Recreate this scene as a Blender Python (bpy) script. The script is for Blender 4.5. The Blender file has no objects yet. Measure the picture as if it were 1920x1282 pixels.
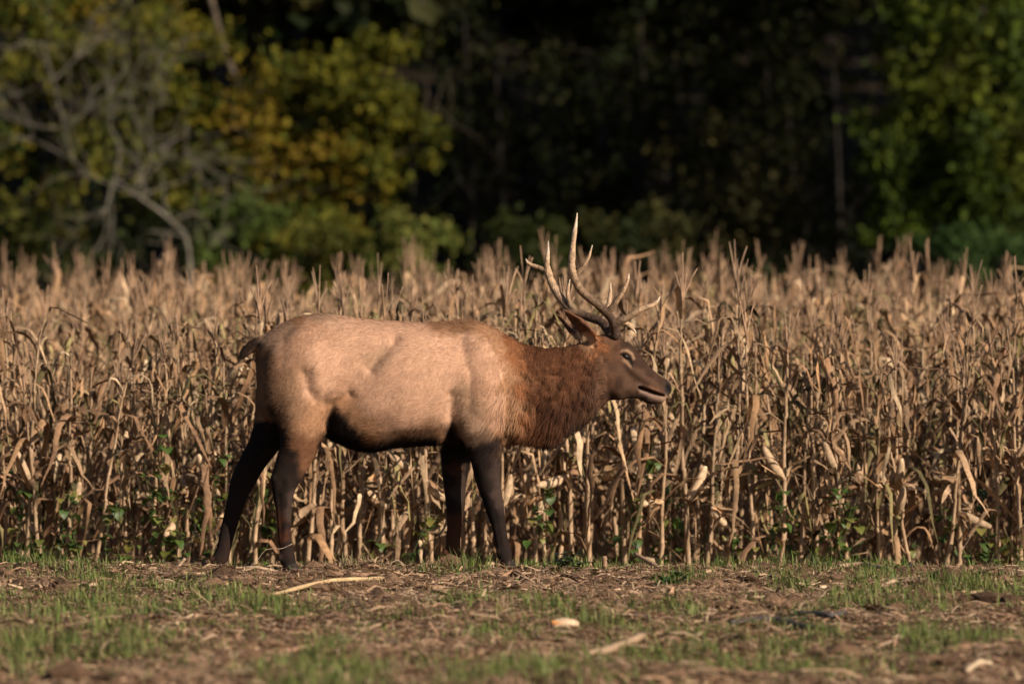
import bpy, math
import numpy as np
from mathutils import Matrix, Vector

# ------------------------------------------------------------------ camera, sky, sun, exposure
SC = bpy.context.scene
COL = SC.collection
CAM = np.array([0.0, -40.0, 2.2]); AIM = np.array([0.0, 0.0, 1.325])
FPX = 12800.0                                  # focal length in pixels of a 1920 wide frame
cd = bpy.data.cameras.new('camera'); cam = bpy.data.objects.new('camera', cd); COL.objects.link(cam)
cam.location = CAM
cam.rotation_euler = (Vector(AIM - CAM)).to_track_quat('-Z', 'Y').to_euler()
cd.sensor_width = 36; cd.lens = FPX / 1920 * 36; cd.clip_start = 0.5; cd.clip_end = 1500
cd.dof.use_dof = True; cd.dof.focus_distance = 40.0; cd.dof.aperture_fstop = 2.1
SC.camera = cam

SUN_EL = math.radians(27); SUN_AZ = math.radians(50)      # azimuth: to the right of the camera, behind it
SUN = np.array([math.sin(SUN_AZ) * math.cos(SUN_EL), -math.cos(SUN_AZ) * math.cos(SUN_EL), math.sin(SUN_EL)])
W = bpy.data.worlds.new('World'); SC.world = W; W.use_nodes = True
nt = W.node_tree; nt.nodes.clear()
sky = nt.nodes.new('ShaderNodeTexSky'); sky.sky_type = 'NISHITA'; sky.sun_disc = False
sky.sun_elevation = SUN_EL; sky.sun_rotation = math.atan2(SUN[0], SUN[1])
bg = nt.nodes.new('ShaderNodeBackground'); bg.inputs['Strength'].default_value = 0.05
wo = nt.nodes.new('ShaderNodeOutputWorld')
nt.links.new(sky.outputs[0], bg.inputs[0]); nt.links.new(bg.outputs[0], wo.inputs[0])
sd = bpy.data.lights.new('sun', 'SUN'); sun = bpy.data.objects.new('sun', sd); COL.objects.link(sun)
sd.energy = 5.0; sd.angle = math.radians(0.5); sd.color = (1.0, 0.86, 0.70)
sun.rotation_euler = Vector(SUN).to_track_quat('Z', 'Y').to_euler(); sun.location = (20, -30, 30)
SC.view_settings.view_transform = 'Standard'; SC.view_settings.look = 'None'
SC.view_settings.exposure = 0.6; SC.view_settings.gamma = 1.0

# ------------------------------------------------------------------ helpers
RNG = np.random.default_rng(11)
FW = (AIM - CAM) / np.linalg.norm(AIM - CAM); RT = np.array([1.0, 0, 0]); UP = np.cross(RT, FW)

def ray(px, py):
    return FW + RT * (px - 960) / FPX + UP * (641 - py) / FPX
def P(px, py, Y):
    d = ray(px, py); return CAM + d * (Y - CAM[1]) / d[1]
def proj(w):
    d = np.asarray(w) - CAM
    f = d @ FW
    return 960 + FPX * (d @ RT) / f, 641 - FPX * (d @ UP) / f

def vnoise(x, y, seed=0):
    x = np.asarray(x, float); y = np.asarray(y, float)
    xi = np.floor(x).astype(np.int64); yi = np.floor(y).astype(np.int64)
    fx = x - xi; fy = y - yi
    fx = fx * fx * (3 - 2 * fx); fy = fy * fy * (3 - 2 * fy)
    def h(a, b):
        n = (a * 374761393 + b * 668265263 + seed * 974711) & 0x7fffffff
        n = ((n ^ (n >> 13)) * 1274126177) & 0x7fffffff
        return ((n ^ (n >> 16)) & 0xffff) / 65535.0
    return (h(xi, yi) * (1 - fx) + h(xi + 1, yi) * fx) * (1 - fy) + (h(xi, yi + 1) * (1 - fx) + h(xi + 1, yi + 1) * fx) * fy
def sstep(a, b, x):
    t = np.clip((np.asarray(x, float) - a) / (b - a), 0, 1); return t * t * (3 - 2 * t)

def gh(x, y):
    """height of the ground"""
    x = np.asarray(x, float); y = np.asarray(y, float)
    crest = -0.04 + 0.16 * (vnoise(x * .9, 0 * x + 3.3, 5) - .5)
    z = -0.38 * sstep(crest, crest + 1.7, y)
    near = 1 - sstep(1.2, 2.5, y)
    z = z + near * (0.07 * (vnoise(x * .8, y * .5, 1) - .5) + 0.05 * (vnoise(x * 2.6, y * 2.2, 2) - .5)
                    + 0.032 * (vnoise(x * 8, y * 8, 3) - .5) + 0.016 * (vnoise(x * 19, y * 19, 4) - .5)) * (1 - .6 * np.exp(-((y - .1) / .7) ** 2))
    z = z + 0.03 * near * np.exp(-((x + 1.0) / .35) ** 2 - ((y - .15) / .3) ** 2)
    z = z + (1 - near) * 0.05 * (vnoise(x * 1.5, y * 1.5, 6) - .5)
    z = z + 0.21 * np.maximum(0, y - 52) * (1 + .0 * x) * sstep(50, 62, y) * np.where(y > 180, 0, 1) + np.where(y > 180, 26.9, 0)
    return z

def mk(name, V, F, mat, parent=None, col=None, smooth=True):
    """one mesh object; F is an int array (n,3) or (n,4) or a list of such arrays / tuples"""
    me = bpy.data.meshes.new(name)
    V = np.asarray(V, np.float32)
    if isinstance(F, np.ndarray): F = [F]
    if F and not isinstance(F[0], np.ndarray):
        groups = {}
        for f in F: groups.setdefault(len(f), []).append(f)
        F = [np.array(g) for g in groups.values()]
    loops = np.concatenate([f.ravel() for f in F]).astype(np.int32)
    tot = np.concatenate([np.full(len(f), f.shape[1]) for f in F]).astype(np.int32)
    st = np.concatenate([[0], np.cumsum(tot)[:-1]]).astype(np.int32)
    me.vertices.add(len(V)); me.vertices.foreach_set('co', V.ravel())
    me.loops.add(len(loops)); me.loops.foreach_set('vertex_index', loops)
    me.polygons.add(len(tot)); me.polygons.foreach_set('loop_start', st); me.polygons.foreach_set('loop_total', tot)
    me.polygons.foreach_set('use_smooth', np.full(len(tot), smooth))
    me.update(calc_edges=True)
    if col is not None:
        col = np.asarray(col, np.float32)
        if col.ndim == 1: col = np.tile(col, (len(V), 1))
        a = me.color_attributes.new('Col', 'FLOAT_COLOR', 'POINT')
        a.data.foreach_set('color', np.concatenate([col, np.ones((len(V), 1), np.float32)], 1).ravel())
    if mat: me.materials.append(mat)
    o = bpy.data.objects.new(name, me); COL.objects.link(o)
    if parent: o.parent = parent
    return o
def tag(o, label=None, cat=None, group=None, kind=None):
    if label: o['label'] = label
    if cat: o['category'] = cat
    if group: o['group'] = group
    if kind: o['kind'] = kind
    return o
def empty(name, loc, rz=0):
    o = bpy.data.objects.new(name, None); COL.objects.link(o); o.location = loc; o.rotation_euler = (0, 0, rz)
    o.empty_display_size = .1
    return o
def copy_of(src, parent=None):
    c = src.copy(); COL.objects.link(c); c.parent = parent; return c

def tube(pts, rad, n=8, cap=True, ry=None):
    """swept tube -> V, F (list of arrays)"""
    pts = np.asarray(pts, float); rad = np.asarray(rad, float) * np.ones(len(pts))
    T = np.gradient(pts, axis=0); T /= np.linalg.norm(T, axis=1)[:, None] + 1e-9
    ref = np.array([0, 1.0, 0]) if abs(T[:, 1]).max() < .8 else np.array([0.3, .2, 1.0])
    A = np.cross(T, ref); A /= np.linalg.norm(A, axis=1)[:, None] + 1e-9
    B = np.cross(T, A)
    ph = np.arange(n) * 2 * np.pi / n
    r2 = rad if ry is None else np.asarray(ry, float)
    V = pts[:, None] + A[:, None] * (np.cos(ph)[None, :, None] * rad[:, None, None]) + B[:, None] * (np.sin(ph)[None, :, None] * r2[:, None, None])
    m = len(pts); V = V.reshape(-1, 3)
    i = np.arange(m - 1)[:, None] * n; j = np.arange(n)[None]
    q = np.stack([i + j, i + (j + 1) % n, i + n + (j + 1) % n, i + n + j], -1).reshape(-1, 4)
    F = [q]
    if cap:
        V = np.vstack([V, pts[0], pts[-1]])
        j = np.arange(n)
        F.append(np.stack([(j + 1) % n, j, np.full(n, m * n)], -1))
        F.append(np.stack([(m - 1) * n + j, (m - 1) * n + (j + 1) % n, np.full(n, m * n + 1)], -1))
    return V, F
class Mesh:
    def __init__(s): s.V = []; s.F = []; s.C = []; s.n = 0
    def add(s, V, F, col=None):
        V = np.asarray(V, float)
        if isinstance(F, np.ndarray): F = [F]
        for f in F: s.F.append(np.asarray(f) + s.n)
        s.V.append(V); s.n += len(V)
        if col is not None:
            col = np.asarray(col, float); s.C.append(np.tile(col, (len(V), 1)) if col.ndim == 1 else col)
    def build(s, name, mat, parent=None, smooth=True):
        f3 = [f for f in s.F if f.shape[1] == 3]; f4 = [f for f in s.F if f.shape[1] == 4]
        F = ([np.vstack(f3)] if f3 else []) + ([np.vstack(f4)] if f4 else [])
        return mk(name, np.vstack(s.V), F, mat, parent, np.vstack(s.C) if s.C else None, smooth)
def spline(pts, n):
    """Catmull-Rom resampling of rows"""
    p = np.asarray(pts, float); m = len(p)
    q = np.vstack([2 * p[0] - p[1], p, 2 * p[-1] - p[-2]])
    out = []
    for t in np.linspace(0, m - 1 - 1e-9, n):
        i = int(t); f = t - i; a, b, c, d = q[i], q[i + 1], q[i + 2], q[i + 3]
        out.append(.5 * (2 * b + (c - a) * f + (2 * a - 5 * b + 4 * c - d) * f * f + (3 * b - a - 3 * c + d) * f ** 3))
    return np.array(out)

# ------------------------------------------------------------------ materials
def vmat(name, rough=.8, spec=.2, transl=0.0, objrand=0.0, nscale=None, namp=.3, bump=None, bstr=.3, sheen=0):
    """vertex colour x procedural variation"""
    m = bpy.data.materials.new(name); m.use_nodes = True; N = m.node_tree; L = N.links
    b = N.nodes['Principled BSDF']; b.inputs['Roughness'].default_value = rough
    b.inputs['Specular IOR Level'].default_value = spec
    a = N.nodes.new('ShaderNodeAttribute'); a.attribute_name = 'Col'
    c = a.outputs['Color']
    def mul(c, fac):
        x = N.nodes.new('ShaderNodeMix'); x.data_type = 'RGBA'; x.blend_type = 'MULTIPLY'; x.inputs[0].default_value = 1
        L.new(c, x.inputs[6]); L.new(fac, x.inputs[7]); return x.outputs[2]
    if objrand:
        oi = N.nodes.new('ShaderNodeObjectInfo'); r = N.nodes.new('ShaderNodeMapRange')
        r.inputs[3].default_value = 1 - objrand; r.inputs[4].default_value = 1 + objrand
        L.new(oi.outputs['Random'], r.inputs[0]); c = mul(c, r.outputs[0])
    tc = N.nodes.new('ShaderNodeTexCoord')
    if nscale:
        n = N.nodes.new('ShaderNodeTexNoise'); n.inputs['Scale'].default_value = nscale; n.inputs['Detail'].default_value = 4
        L.new(tc.outputs['Object'], n.inputs['Vector'])
        r = N.nodes.new('ShaderNodeMapRange'); r.inputs[1].default_value = .3; r.inputs[2].default_value = .7
        r.inputs[3].default_value = 1 - namp; r.inputs[4].default_value = 1 + namp
        L.new(n.outputs[0], r.inputs[0]); c = mul(c, r.outputs[0])
    L.new(c, b.inputs['Base Color'])
    if bump:
        n = N.nodes.new('ShaderNodeTexNoise'); n.inputs['Scale'].default_value = bump; n.inputs['Detail'].default_value = 5
        L.new(tc.outputs['Object'], n.inputs['Vector'])
        bp = N.nodes.new('ShaderNodeBump'); bp.inputs['Strength'].default_value = bstr; bp.inputs['Distance'].default_value = .01
        L.new(n.outputs[0], bp.inputs['Height']); L.new(bp.outputs[0], b.inputs['Normal'])
    if transl:
        t = N.nodes.new('ShaderNodeBsdfTranslucent'); L.new(c, t.inputs['Color'])
        mx = N.nodes.new('ShaderNodeMixShader'); mx.inputs[0].default_value = transl
        L.new(b.outputs[0], mx.inputs[1]); L.new(t.outputs[0], mx.inputs[2])
        L.new(mx.outputs[0], N.nodes['Material Output'].inputs[0])
    return m
def ground_mat():
    m = bpy.data.materials.new('field_soil'); m.use_nodes = True; N = m.node_tree; L = N.links
    b = N.nodes['Principled BSDF']; b.inputs['Roughness'].default_value = .95; b.inputs['Specular IOR Level'].default_value = .1
    tc = N.nodes.new('ShaderNodeTexCoord')
    def noise(s, d):
        n = N.nodes.new('ShaderNodeTexNoise'); n.inputs['Scale'].default_value = s; n.inputs['Detail'].default_value = d
        L.new(tc.outputs['Object'], n.inputs['Vector']); return n.outputs[0]
    def ramp(f, stops):
        r = N.nodes.new('ShaderNodeValToRGB'); e = r.color_ramp.elements
        e[0].position, e[0].color = stops[0][0], (*stops[0][1], 1); e[1].position, e[1].color = stops[-1][0], (*stops[-1][1], 1)
        for p, c in stops[1:-1]:
            x = e.new(p); x.color = (*c, 1)
        L.new(f, r.inputs[0]); return r.outputs[0]
    c1 = ramp(noise(34, 6), [(.3, (.06, .036, .021)), (.5, (.14, .085, .05)), (.68, (.27, .18, .108))])
    c2 = ramp(noise(2.2, 4), [(.35, (.6, .55, .5)), (.65, (1.15, 1.1, 1.0))])
    mx = N.nodes.new('ShaderNodeMix'); mx.data_type = 'RGBA'; mx.blend_type = 'MULTIPLY'; mx.inputs[0].default_value = 1
    L.new(c1, mx.inputs[6]); L.new(c2, mx.inputs[7])
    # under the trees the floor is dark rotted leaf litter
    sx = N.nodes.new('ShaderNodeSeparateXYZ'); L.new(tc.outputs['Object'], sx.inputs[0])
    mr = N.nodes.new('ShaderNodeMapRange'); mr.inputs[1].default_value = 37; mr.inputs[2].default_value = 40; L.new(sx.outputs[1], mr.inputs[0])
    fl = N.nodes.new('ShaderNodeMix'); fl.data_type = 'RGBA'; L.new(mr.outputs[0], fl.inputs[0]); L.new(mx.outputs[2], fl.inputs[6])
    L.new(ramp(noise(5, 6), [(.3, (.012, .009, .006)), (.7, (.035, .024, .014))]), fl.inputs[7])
    L.new(fl.outputs[2], b.inputs['Base Color'])
    bp = N.nodes.new('ShaderNodeBump'); bp.inputs['Strength'].default_value = .8; bp.inputs['Distance'].default_value = .02
    L.new(noise(60, 6), bp.inputs['Height']); L.new(bp.outputs[0], b.inputs['Normal'])
    return m
M_SOIL = ground_mat()
M_CORN = vmat('dry_corn', .75, .2, .08, .28, 40, .28)
M_STEM = vmat('dry_stalk', .65, .3, 0, .18, 30, .25, 60, .3)
M_GRASS = vmat('grass_blade', .6, .3, .3)
M_LITTER = vmat('dry_litter', .8, .2, 0, .0, 50, .3)
M_CLOD = vmat('soil_clod', .95, .1, 0, 0, 60, .35, 80, .6)
M_LEAF = vmat('tree_leaf', .7, .12, .3)
M_BARK = vmat('tree_bark', .9, .15, 0, 0, 9, .4, 14, .8)
M_WEED = vmat('weed_leaf', .5, .35, .25, .2)
M_COAT = vmat('elk_coat', .8, .05, 0, 0, 55, .08, 90, .15)
M_HAIR = vmat('elk_hair', .7, .06)
M_ANTLER = vmat('antler_bone', .5, .3, 0, 0, 45, .4, 90, .9)
M_EYE = vmat('wet_eye', .06, .6)
M_HOOF = vmat('hoof_horn', .7, .1, 0, 0, 60, .2)

# ------------------------------------------------------------------ ground
def axis(fine0, fine1, step, lo, hi):
    a = np.arange(fine0, fine1 + 1e-6, step); left = []; d = step * 2; x = fine0
    while x > lo: x -= d; d *= 1.22; left.append(max(x, lo))
    right = []; d = step * 2; x = fine1
    while x < hi: x += d; d *= 1.22; right.append(min(x, hi))
    return np.array(left[::-1] + list(a) + right)
gx = axis(-4.6, 4.6, .04, -400, 400); gy = axis(-11, 2.6, .04, -60, 600)
GX, GY = np.meshgrid(gx, gy)
nx, ny = len(gx), len(gy)
i = np.arange(ny - 1)[:, None] * nx; j = np.arange(nx - 1)[None]
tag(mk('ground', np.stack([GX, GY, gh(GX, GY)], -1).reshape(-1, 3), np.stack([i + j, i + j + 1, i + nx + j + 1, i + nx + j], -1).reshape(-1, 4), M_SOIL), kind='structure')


# ------------------------------------------------------------------ the elk
TH = math.radians(10); CT, ST = math.cos(TH), math.sin(TH)
EX0 = float(P(740, 1065, 0)[0])
def EL(px, py, yl=0.0):
    """point of the elk's own frame that projects to px, py and lies yl off its middle plane"""
    d = ray(px, py)
    # world X = EX0 + xl*CT - yl*ST ; Y = xl*ST + yl*CT ; X = CAM0 + d0/d1*(Y-CAM1)
    k = d[0] / d[1]
    xl = (k * (yl * CT - CAM[1]) - EX0 + yl * ST) / (CT - k * ST)
    Y = xl * ST + yl * CT
    return np.array([xl, yl, CAM[2] + d[2] / d[1] * (Y - CAM[1])])
def elk_world(p):
    p = np.asarray(p); return np.stack([EX0 + p[..., 0] * CT - p[..., 1] * ST, p[..., 0] * ST + p[..., 1] * CT, p[..., 2]], -1)
def design(p):
    """pixel coordinates of the elk's near flank for a point on either side"""
    q = np.array(p, float); q[..., 1] = -abs(q[..., 1]); return proj(elk_world(q))
elk = empty('bull_elk', (EX0, 0, 0), TH)
tag(elk, 'tan bull elk with dark shaggy neck and branching antlers standing in profile', 'elk')

def loft(st, n=28, dense=6):
    """st rows: top px,py, bottom px,py, half width m, widest fraction, exponent, yl"""
    st = spline(np.array(st, float), len(st) * dense)
    rings = []
    for r in st:
        t = EL(r[0], r[1], r[7]); b = EL(r[2], r[3], r[7]); c = t * (1 - r[5]) + b * r[5]
        ph = np.arange(n) * 2 * np.pi / n; co, si = np.cos(ph), np.sin(ph)
        e = r[6]
        co = np.sign(co) * abs(co) ** e; si = np.sign(si) * abs(si) ** e
        ax = np.where((co > 0)[:, None], (t - c)[None], (c - b)[None])
        rings.append(c + ax * co[:, None] + np.array([0, 1.0, 0]) * (si * max(r[4], .004))[:, None])
    m = len(rings); V = np.vstack(rings + [rings[0].mean(0)[None], rings[-1].mean(0)[None]])
    i = np.arange(m - 1)[:, None] * n; j = np.arange(n)[None]
    q = np.stack([i + j, i + n + j, i + n + (j + 1) % n, i + (j + 1) % n], -1).reshape(-1, 4)
    j = np.arange(n)
    return V, [q, np.stack([j, (j + 1) % n, np.full(n, m * n)], -1), np.stack([(m - 1) * n + (j + 1) % n, (m - 1) * n + j, np.full(n, m * n + 1)], -1)]
def leg(st, n=18):
    """rows: centre px,py, half width px across the leg, half width m sideways, yl"""
    st = spline(np.array(st, float), len(st) * 5)
    c = np.array([EL(r[0], r[1], r[4]) for r in st]); rp = st[:, 2] / 320; ry = st[:, 3]
    T = np.gradient(c, axis=0); T[:, 1] = 0; T /= np.linalg.norm(T, axis=1)[:, None]
    A = np.stack([-T[:, 2], 0 * T[:, 0], T[:, 0]], -1)
    ph = np.arange(n) * 2 * np.pi / n
    V = (c[:, None] + A[:, None] * (np.cos(ph)[None, :, None] * rp[:, None, None]) + np.array([0, 1.0, 0]) * (np.sin(ph)[None, :, None] * ry[:, None, None])).reshape(-1, 3)
    m = len(c); V = np.vstack([V, c[0], c[-1]])
    i = np.arange(m - 1)[:, None] * n; j = np.arange(n)[None]
    q = np.stack([i + j, i + (j + 1) % n, i + n + (j + 1) % n, i + n + j], -1).reshape(-1, 4); j = np.arange(n)
    return V, [q, np.stack([(j + 1) % n, j, np.full(n, m * n)], -1), np.stack([(m - 1) * n + j, (m - 1) * n + (j + 1) % n, np.full(n, m * n + 1)], -1)]
def ellipsoid(px, py, yl, r, rot=0, n=20):
    u = np.linspace(0.02, np.pi - .02, n // 2); v = np.arange(n) * 2 * np.pi / n
    U, Vv = np.meshgrid(u, v, indexing='ij')
    p = np.stack([np.sin(U) * np.cos(Vv) * r[0], np.sin(U) * np.sin(Vv) * r[1], np.cos(U) * r[2]], -1).reshape(-1, 3)
    c, s = math.cos(rot), math.sin(rot)
    p = np.stack([p[:, 0] * c + p[:, 2] * s, p[:, 1], -p[:, 0] * s + p[:, 2] * c], -1) + EL(px, py, yl)
    m = n // 2; i = np.arange(m - 1)[:, None] * n; j = np.arange(n)[None]
    q = np.stack([i + j, i + n + j, i + n + (j + 1) % n, i + (j + 1) % n], -1).reshape(-1, 4)
    return p, [q, np.arange(n)[None], (np.arange(n)[::-1] + (m - 1) * n)[None]]

B = []
B.append(loft([  # trunk and neck
    (481, 652, 484, 705, .05, .5, 1, 0), (487, 638, 490, 765, .14, .45, .95, 0), (500, 625, 503, 790, .20, .45, .9, 0), (530, 606, 530, 800, .245, .45, .9, 0),
    (565, 593, 565, 800, .265, .45, .9, 0), (602, 588, 602, 812, .265, .45, .9, 0), (640, 592, 640, 834, .255, .48, .9, 0), (690, 598, 690, 847, .28, .52, .92, 0),
    (740, 602, 740, 838, .305, .53, .92, 0), (790, 605, 790, 834, .31, .53, .92, 0), (835, 602, 835, 834, .295, .53, .95, 0), (875, 600, 875, 836, .255, .55, 1, 0),
    (905, 606, 905, 838, .22, .56, 1, 0), (940, 622, 940, 836, .195, .52, 1, 0), (970, 640, 970, 828, .175, .5, .95, 0), (1000, 650, 1000, 830, .165, .5, .95, 0),
    (1032, 652, 1032, 833, .158, .48, .95, 0), (1064, 649, 1066, 812, .145, .47, .95, 0), (1094, 642, 1100, 788, .128, .46, .95, 0), (1120, 638, 1126, 766, .105, .45, .95, 0), (1138, 645, 1146, 746, .07, .5, 1, 0)]))
B.append(loft([  # head
    (1088, 650, 1100, 745, .06, .45, .95, 0), (1104, 632, 1118, 752, .088, .45, .9, 0), (1130, 627, 1138, 751, .098, .42, .88, 0), (1160, 632, 1154, 750, .104, .40, .85, 0),
    (1180, 648, 1168, 749, .098, .38, .85, 0), (1197, 664, 1180, 747, .078, .42, .85, 0), (1212, 682, 1192, 747, .064, .48, .88, 0), (1227, 696, 1203, 751, .056, .5, .85, 0),
    (1240, 706, 1214, 757, .052, .5, .82, 0), (1250, 712, 1228, 758, .050, .48, .82, 0), (1256, 718, 1241, 754, .046, .45, .8, 0), (1259, 727, 1251, 744, .034, .45, .85, 0), (1259, 733, 1256, 738, .012, .5, 1, 0)], dense=5))
B.append(leg([(562, 680, 66, .11, -.155), (564, 740, 61, .11, -.165), (567, 790, 48, .10, -.168), (562, 832, 37, .085, -.165), (548, 868, 31, .065, -.16), (535, 898, 27, .05, -.155), (531, 928, 20, .042, -.15),
              (532, 960, 15, .036, -.145), (533, 1000, 13, .033, -.14), (536, 1030, 13, .034, -.14), (539, 1046, 15.5, .038, -.14), (542, 1060, 13.5, .036, -.14), (544, 1068, 13, .036, -.14)]))
B.append(leg([(545, 690, 60, .11, .155), (530, 745, 52, .11, .16), (513, 795, 38, .095, .16), (495, 832, 29, .08, .155), (474, 866, 25, .065, .15), (457, 898, 24, .05, .15), (447, 926, 19.5, .043, .15),
              (437, 960, 16.5, .037, .15), (426, 1000, 14.5, .034, .15), (419, 1030, 14, .035, .15), (413, 1048, 16, .039, .15), (410, 1060, 14, .037, .15), (409, 1068, 13, .037, .15)]))
B.append(leg([(893, 745, 40, .07, -.175), (903, 790, 46, .085, -.18), (909, 830, 37, .085, -.17), (911, 862, 29, .075, -.155), (915, 900, 23.5, .058, -.145), (922, 930, 20, .05, -.14), (927, 950, 18.5, .047, -.135),
              (935, 985, 13.8, .036, -.135), (941, 1015, 12.8, .034, -.135), (945, 1034, 14.5, .038, -.135), (948, 1048, 13, .036, -.135), (951, 1062, 13, .036, -.135)]))
B.append(leg([(870, 745, 40, .07, .175), (862, 795, 42, .085, .18), (856, 840, 31, .08, .17), (853, 880, 25.5, .065, .155), (853, 920, 20.5, .053, .145), (854, 948, 18.5, .047, .14), (852, 985, 14.8, .037, .135),
              (850, 1015, 13.8, .035, .135), (849, 1036, 15.5, .039, .135), (849, 1050, 14, .037, .135), (849, 1064, 13.5, .037, .135)]))
for s in (-1, 1):
    B.append(ellipsoid(568 + (s > 0) * -14, 705, .165 * s, (.19, .125, .30), .1))
    B.append(ellipsoid(903, 742, .135 * s, (.15, .155, .29), -.12))
    B.append(ellipsoid(885, 690, .10 * s, (.17, .16, .24), -.1))
    B.append(ellipsoid(533, 715, .155 * s, (.12, .10, .26), 0))
B.append(leg([(500, 642, 16, .05, 0), (484, 646, 14, .045, 0), (471, 651, 11, .038, 0), (461, 658, 9, .03, 0), (455, 667, 6.5, .024, 0), (453, 674, 3, .012, 0)]))
for (a_, b_, yl_) in ((524, 1045, -.14), (396, 1047, .15), (934, 1033, -.135), (834, 1035, .135)):   # dewclaws
    for s in (-1, 1): B.append(ellipsoid(a_, b_, yl_ + .020 * s, (.014, .011, .020)))
for (a_, b_, yl_, r_) in ((515, 897, -.155, .026), (444, 895, .15, .026), (929, 938, -.14, .040), (853, 944, .14, .040)):   # hocks and knees
    B.append(ellipsoid(a_, b_, yl_, (r_, .036, r_ * 1.35)))
def ear(base, tip, yl0, yl1, w, open_dir):
    a = EL(*base, yl0); b = EL(*tip, yl1); ax = (b - a); Ln = np.linalg.norm(ax); ax /= Ln
    od = np.array(open_dir, float); od -= ax * (od @ ax); od /= np.linalg.norm(od); sd_ = np.cross(ax, od)
    rings = []
    for t in np.linspace(-.12, 1, 12):
        tt = max(t, 0)
        ww = w * (np.sin(np.pi * min(1, (.22 + .78 * tt))) ** .75 * 1.02 + .03) * (1 if t >= 0 else .8)
        dep = ww * .55 * (1 - .5 * tt); th = .011
        ph = np.linspace(-1, 1, 8)
        outer = [sd_ * ww * p + od * (dep * (p * p) - dep) for p in ph]
        inner = [sd_ * ww * p * .86 + od * (dep * (p * p) * .9 - dep + th + .004) for p in ph[::-1]]
        rings.append(np.array([a + ax * Ln * t + q for q in outer + inner]))
    n = 16; m = len(rings); V = np.vstack(rings); i = np.arange(m - 1)[:, None] * n; j = np.arange(n)[None]
    q = np.stack([i + j, i + n + j, i + n + (j + 1) % n, i + (j + 1) % n], -1).reshape(-1, 4)
    return V, [q, np.arange(n)[None], (np.arange(n)[::-1] + (m - 1) * n)[None]]
EARS = [((1112, 634), (1058, 579), -.082, -.15, .057, (-.66, -.52, -.54)), ((1088, 640), (1043, 586), .085, .17, .050, (-.85, -.10, -.52))]
for e in EARS: B.append(ear(*e))
V = []; F = []; off = 0
for v, f in B:
    V.append(v)
    for g in f: F += [tuple(int(k) + off for k in row) for row in g]
    off += len(v)
tmp_me = bpy.data.meshes.new('tmp'); tmp_me.from_pydata(np.vstack(V).tolist(), [], F); tmp_me.update()
tmp = bpy.data.objects.new('tmp', tmp_me); COL.objects.link(tmp)
md = tmp.modifiers.new('r', 'REMESH'); md.mode = 'VOXEL'; md.voxel_size = .0065
dg = bpy.context.evaluated_depsgraph_get(); ev = tmp.evaluated_get(dg); em = ev.to_mesh()
nv = len(em.vertices); EV = np.empty(nv * 3, np.float32); em.vertices.foreach_get('co', EV); EV = EV.reshape(-1, 3).astype(float)
nq = len(em.polygons); LT = np.empty(nq, np.int32); em.polygons.foreach_get('loop_total', LT)
LV = np.empty(len(em.loops), np.int32); em.loops.foreach_get('vertex_index', LV)
ev.to_mesh_clear(); bpy.data.objects.remove(tmp); bpy.data.meshes.remove(tmp_me)
st_ = np.concatenate([[0], np.cumsum(LT)[:-1]])
EF = LV[st_[LT == 4][:, None] + np.arange(4)]; EF3 = LV[st_[LT == 3][:, None] + np.arange(3)] if (LT == 3).any() else np.zeros((0, 3), int)
ed = np.vstack([EF[:, [0, 1]], EF[:, [1, 2]], EF[:, [2, 3]], EF[:, [3, 0]]]); ed = np.vstack([ed, ed[:, ::-1]])
deg = np.bincount(ed[:, 0], minlength=nv).astype(float)
def lap(X):
    return np.stack([np.bincount(ed[:, 0], X[ed[:, 1], k], nv) for k in range(X.shape[1])], 1) / np.maximum(deg, 1)[:, None]
def normals():
    n = np.cross(EV[EF[:, 2]] - EV[EF[:, 0]], EV[EF[:, 3]] - EV[EF[:, 1]])
    N = np.stack([sum(np.bincount(EF[:, k], n[:, c], nv) for k in range(4)) for c in range(3)], 1)
    return N / (np.linalg.norm(N, axis=1)[:, None] + 1e-12)
u, v = design(EV)
# the trunk is smoothed most, head and lower legs less, ears hardly
earw = ((u < 1120) & (v < 640) & (u > 1030) & (abs(EV[:, 1]) > .05)).astype(float)
wgt = .55 - .40 * sstep(1085, 1135, u) - .42 * sstep(835, 880, v) * (u < 1000)
wgt = np.where(earw > 0, .12, np.where((u < 495) & (v < 680), .2, wgt))
for k in range(3): wgt = .5 * wgt + .5 * lap(wgt[:, None])[:, 0]
for k in range(26): EV += wgt[:, None] * (lap(EV) - EV)
EN = normals()
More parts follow.
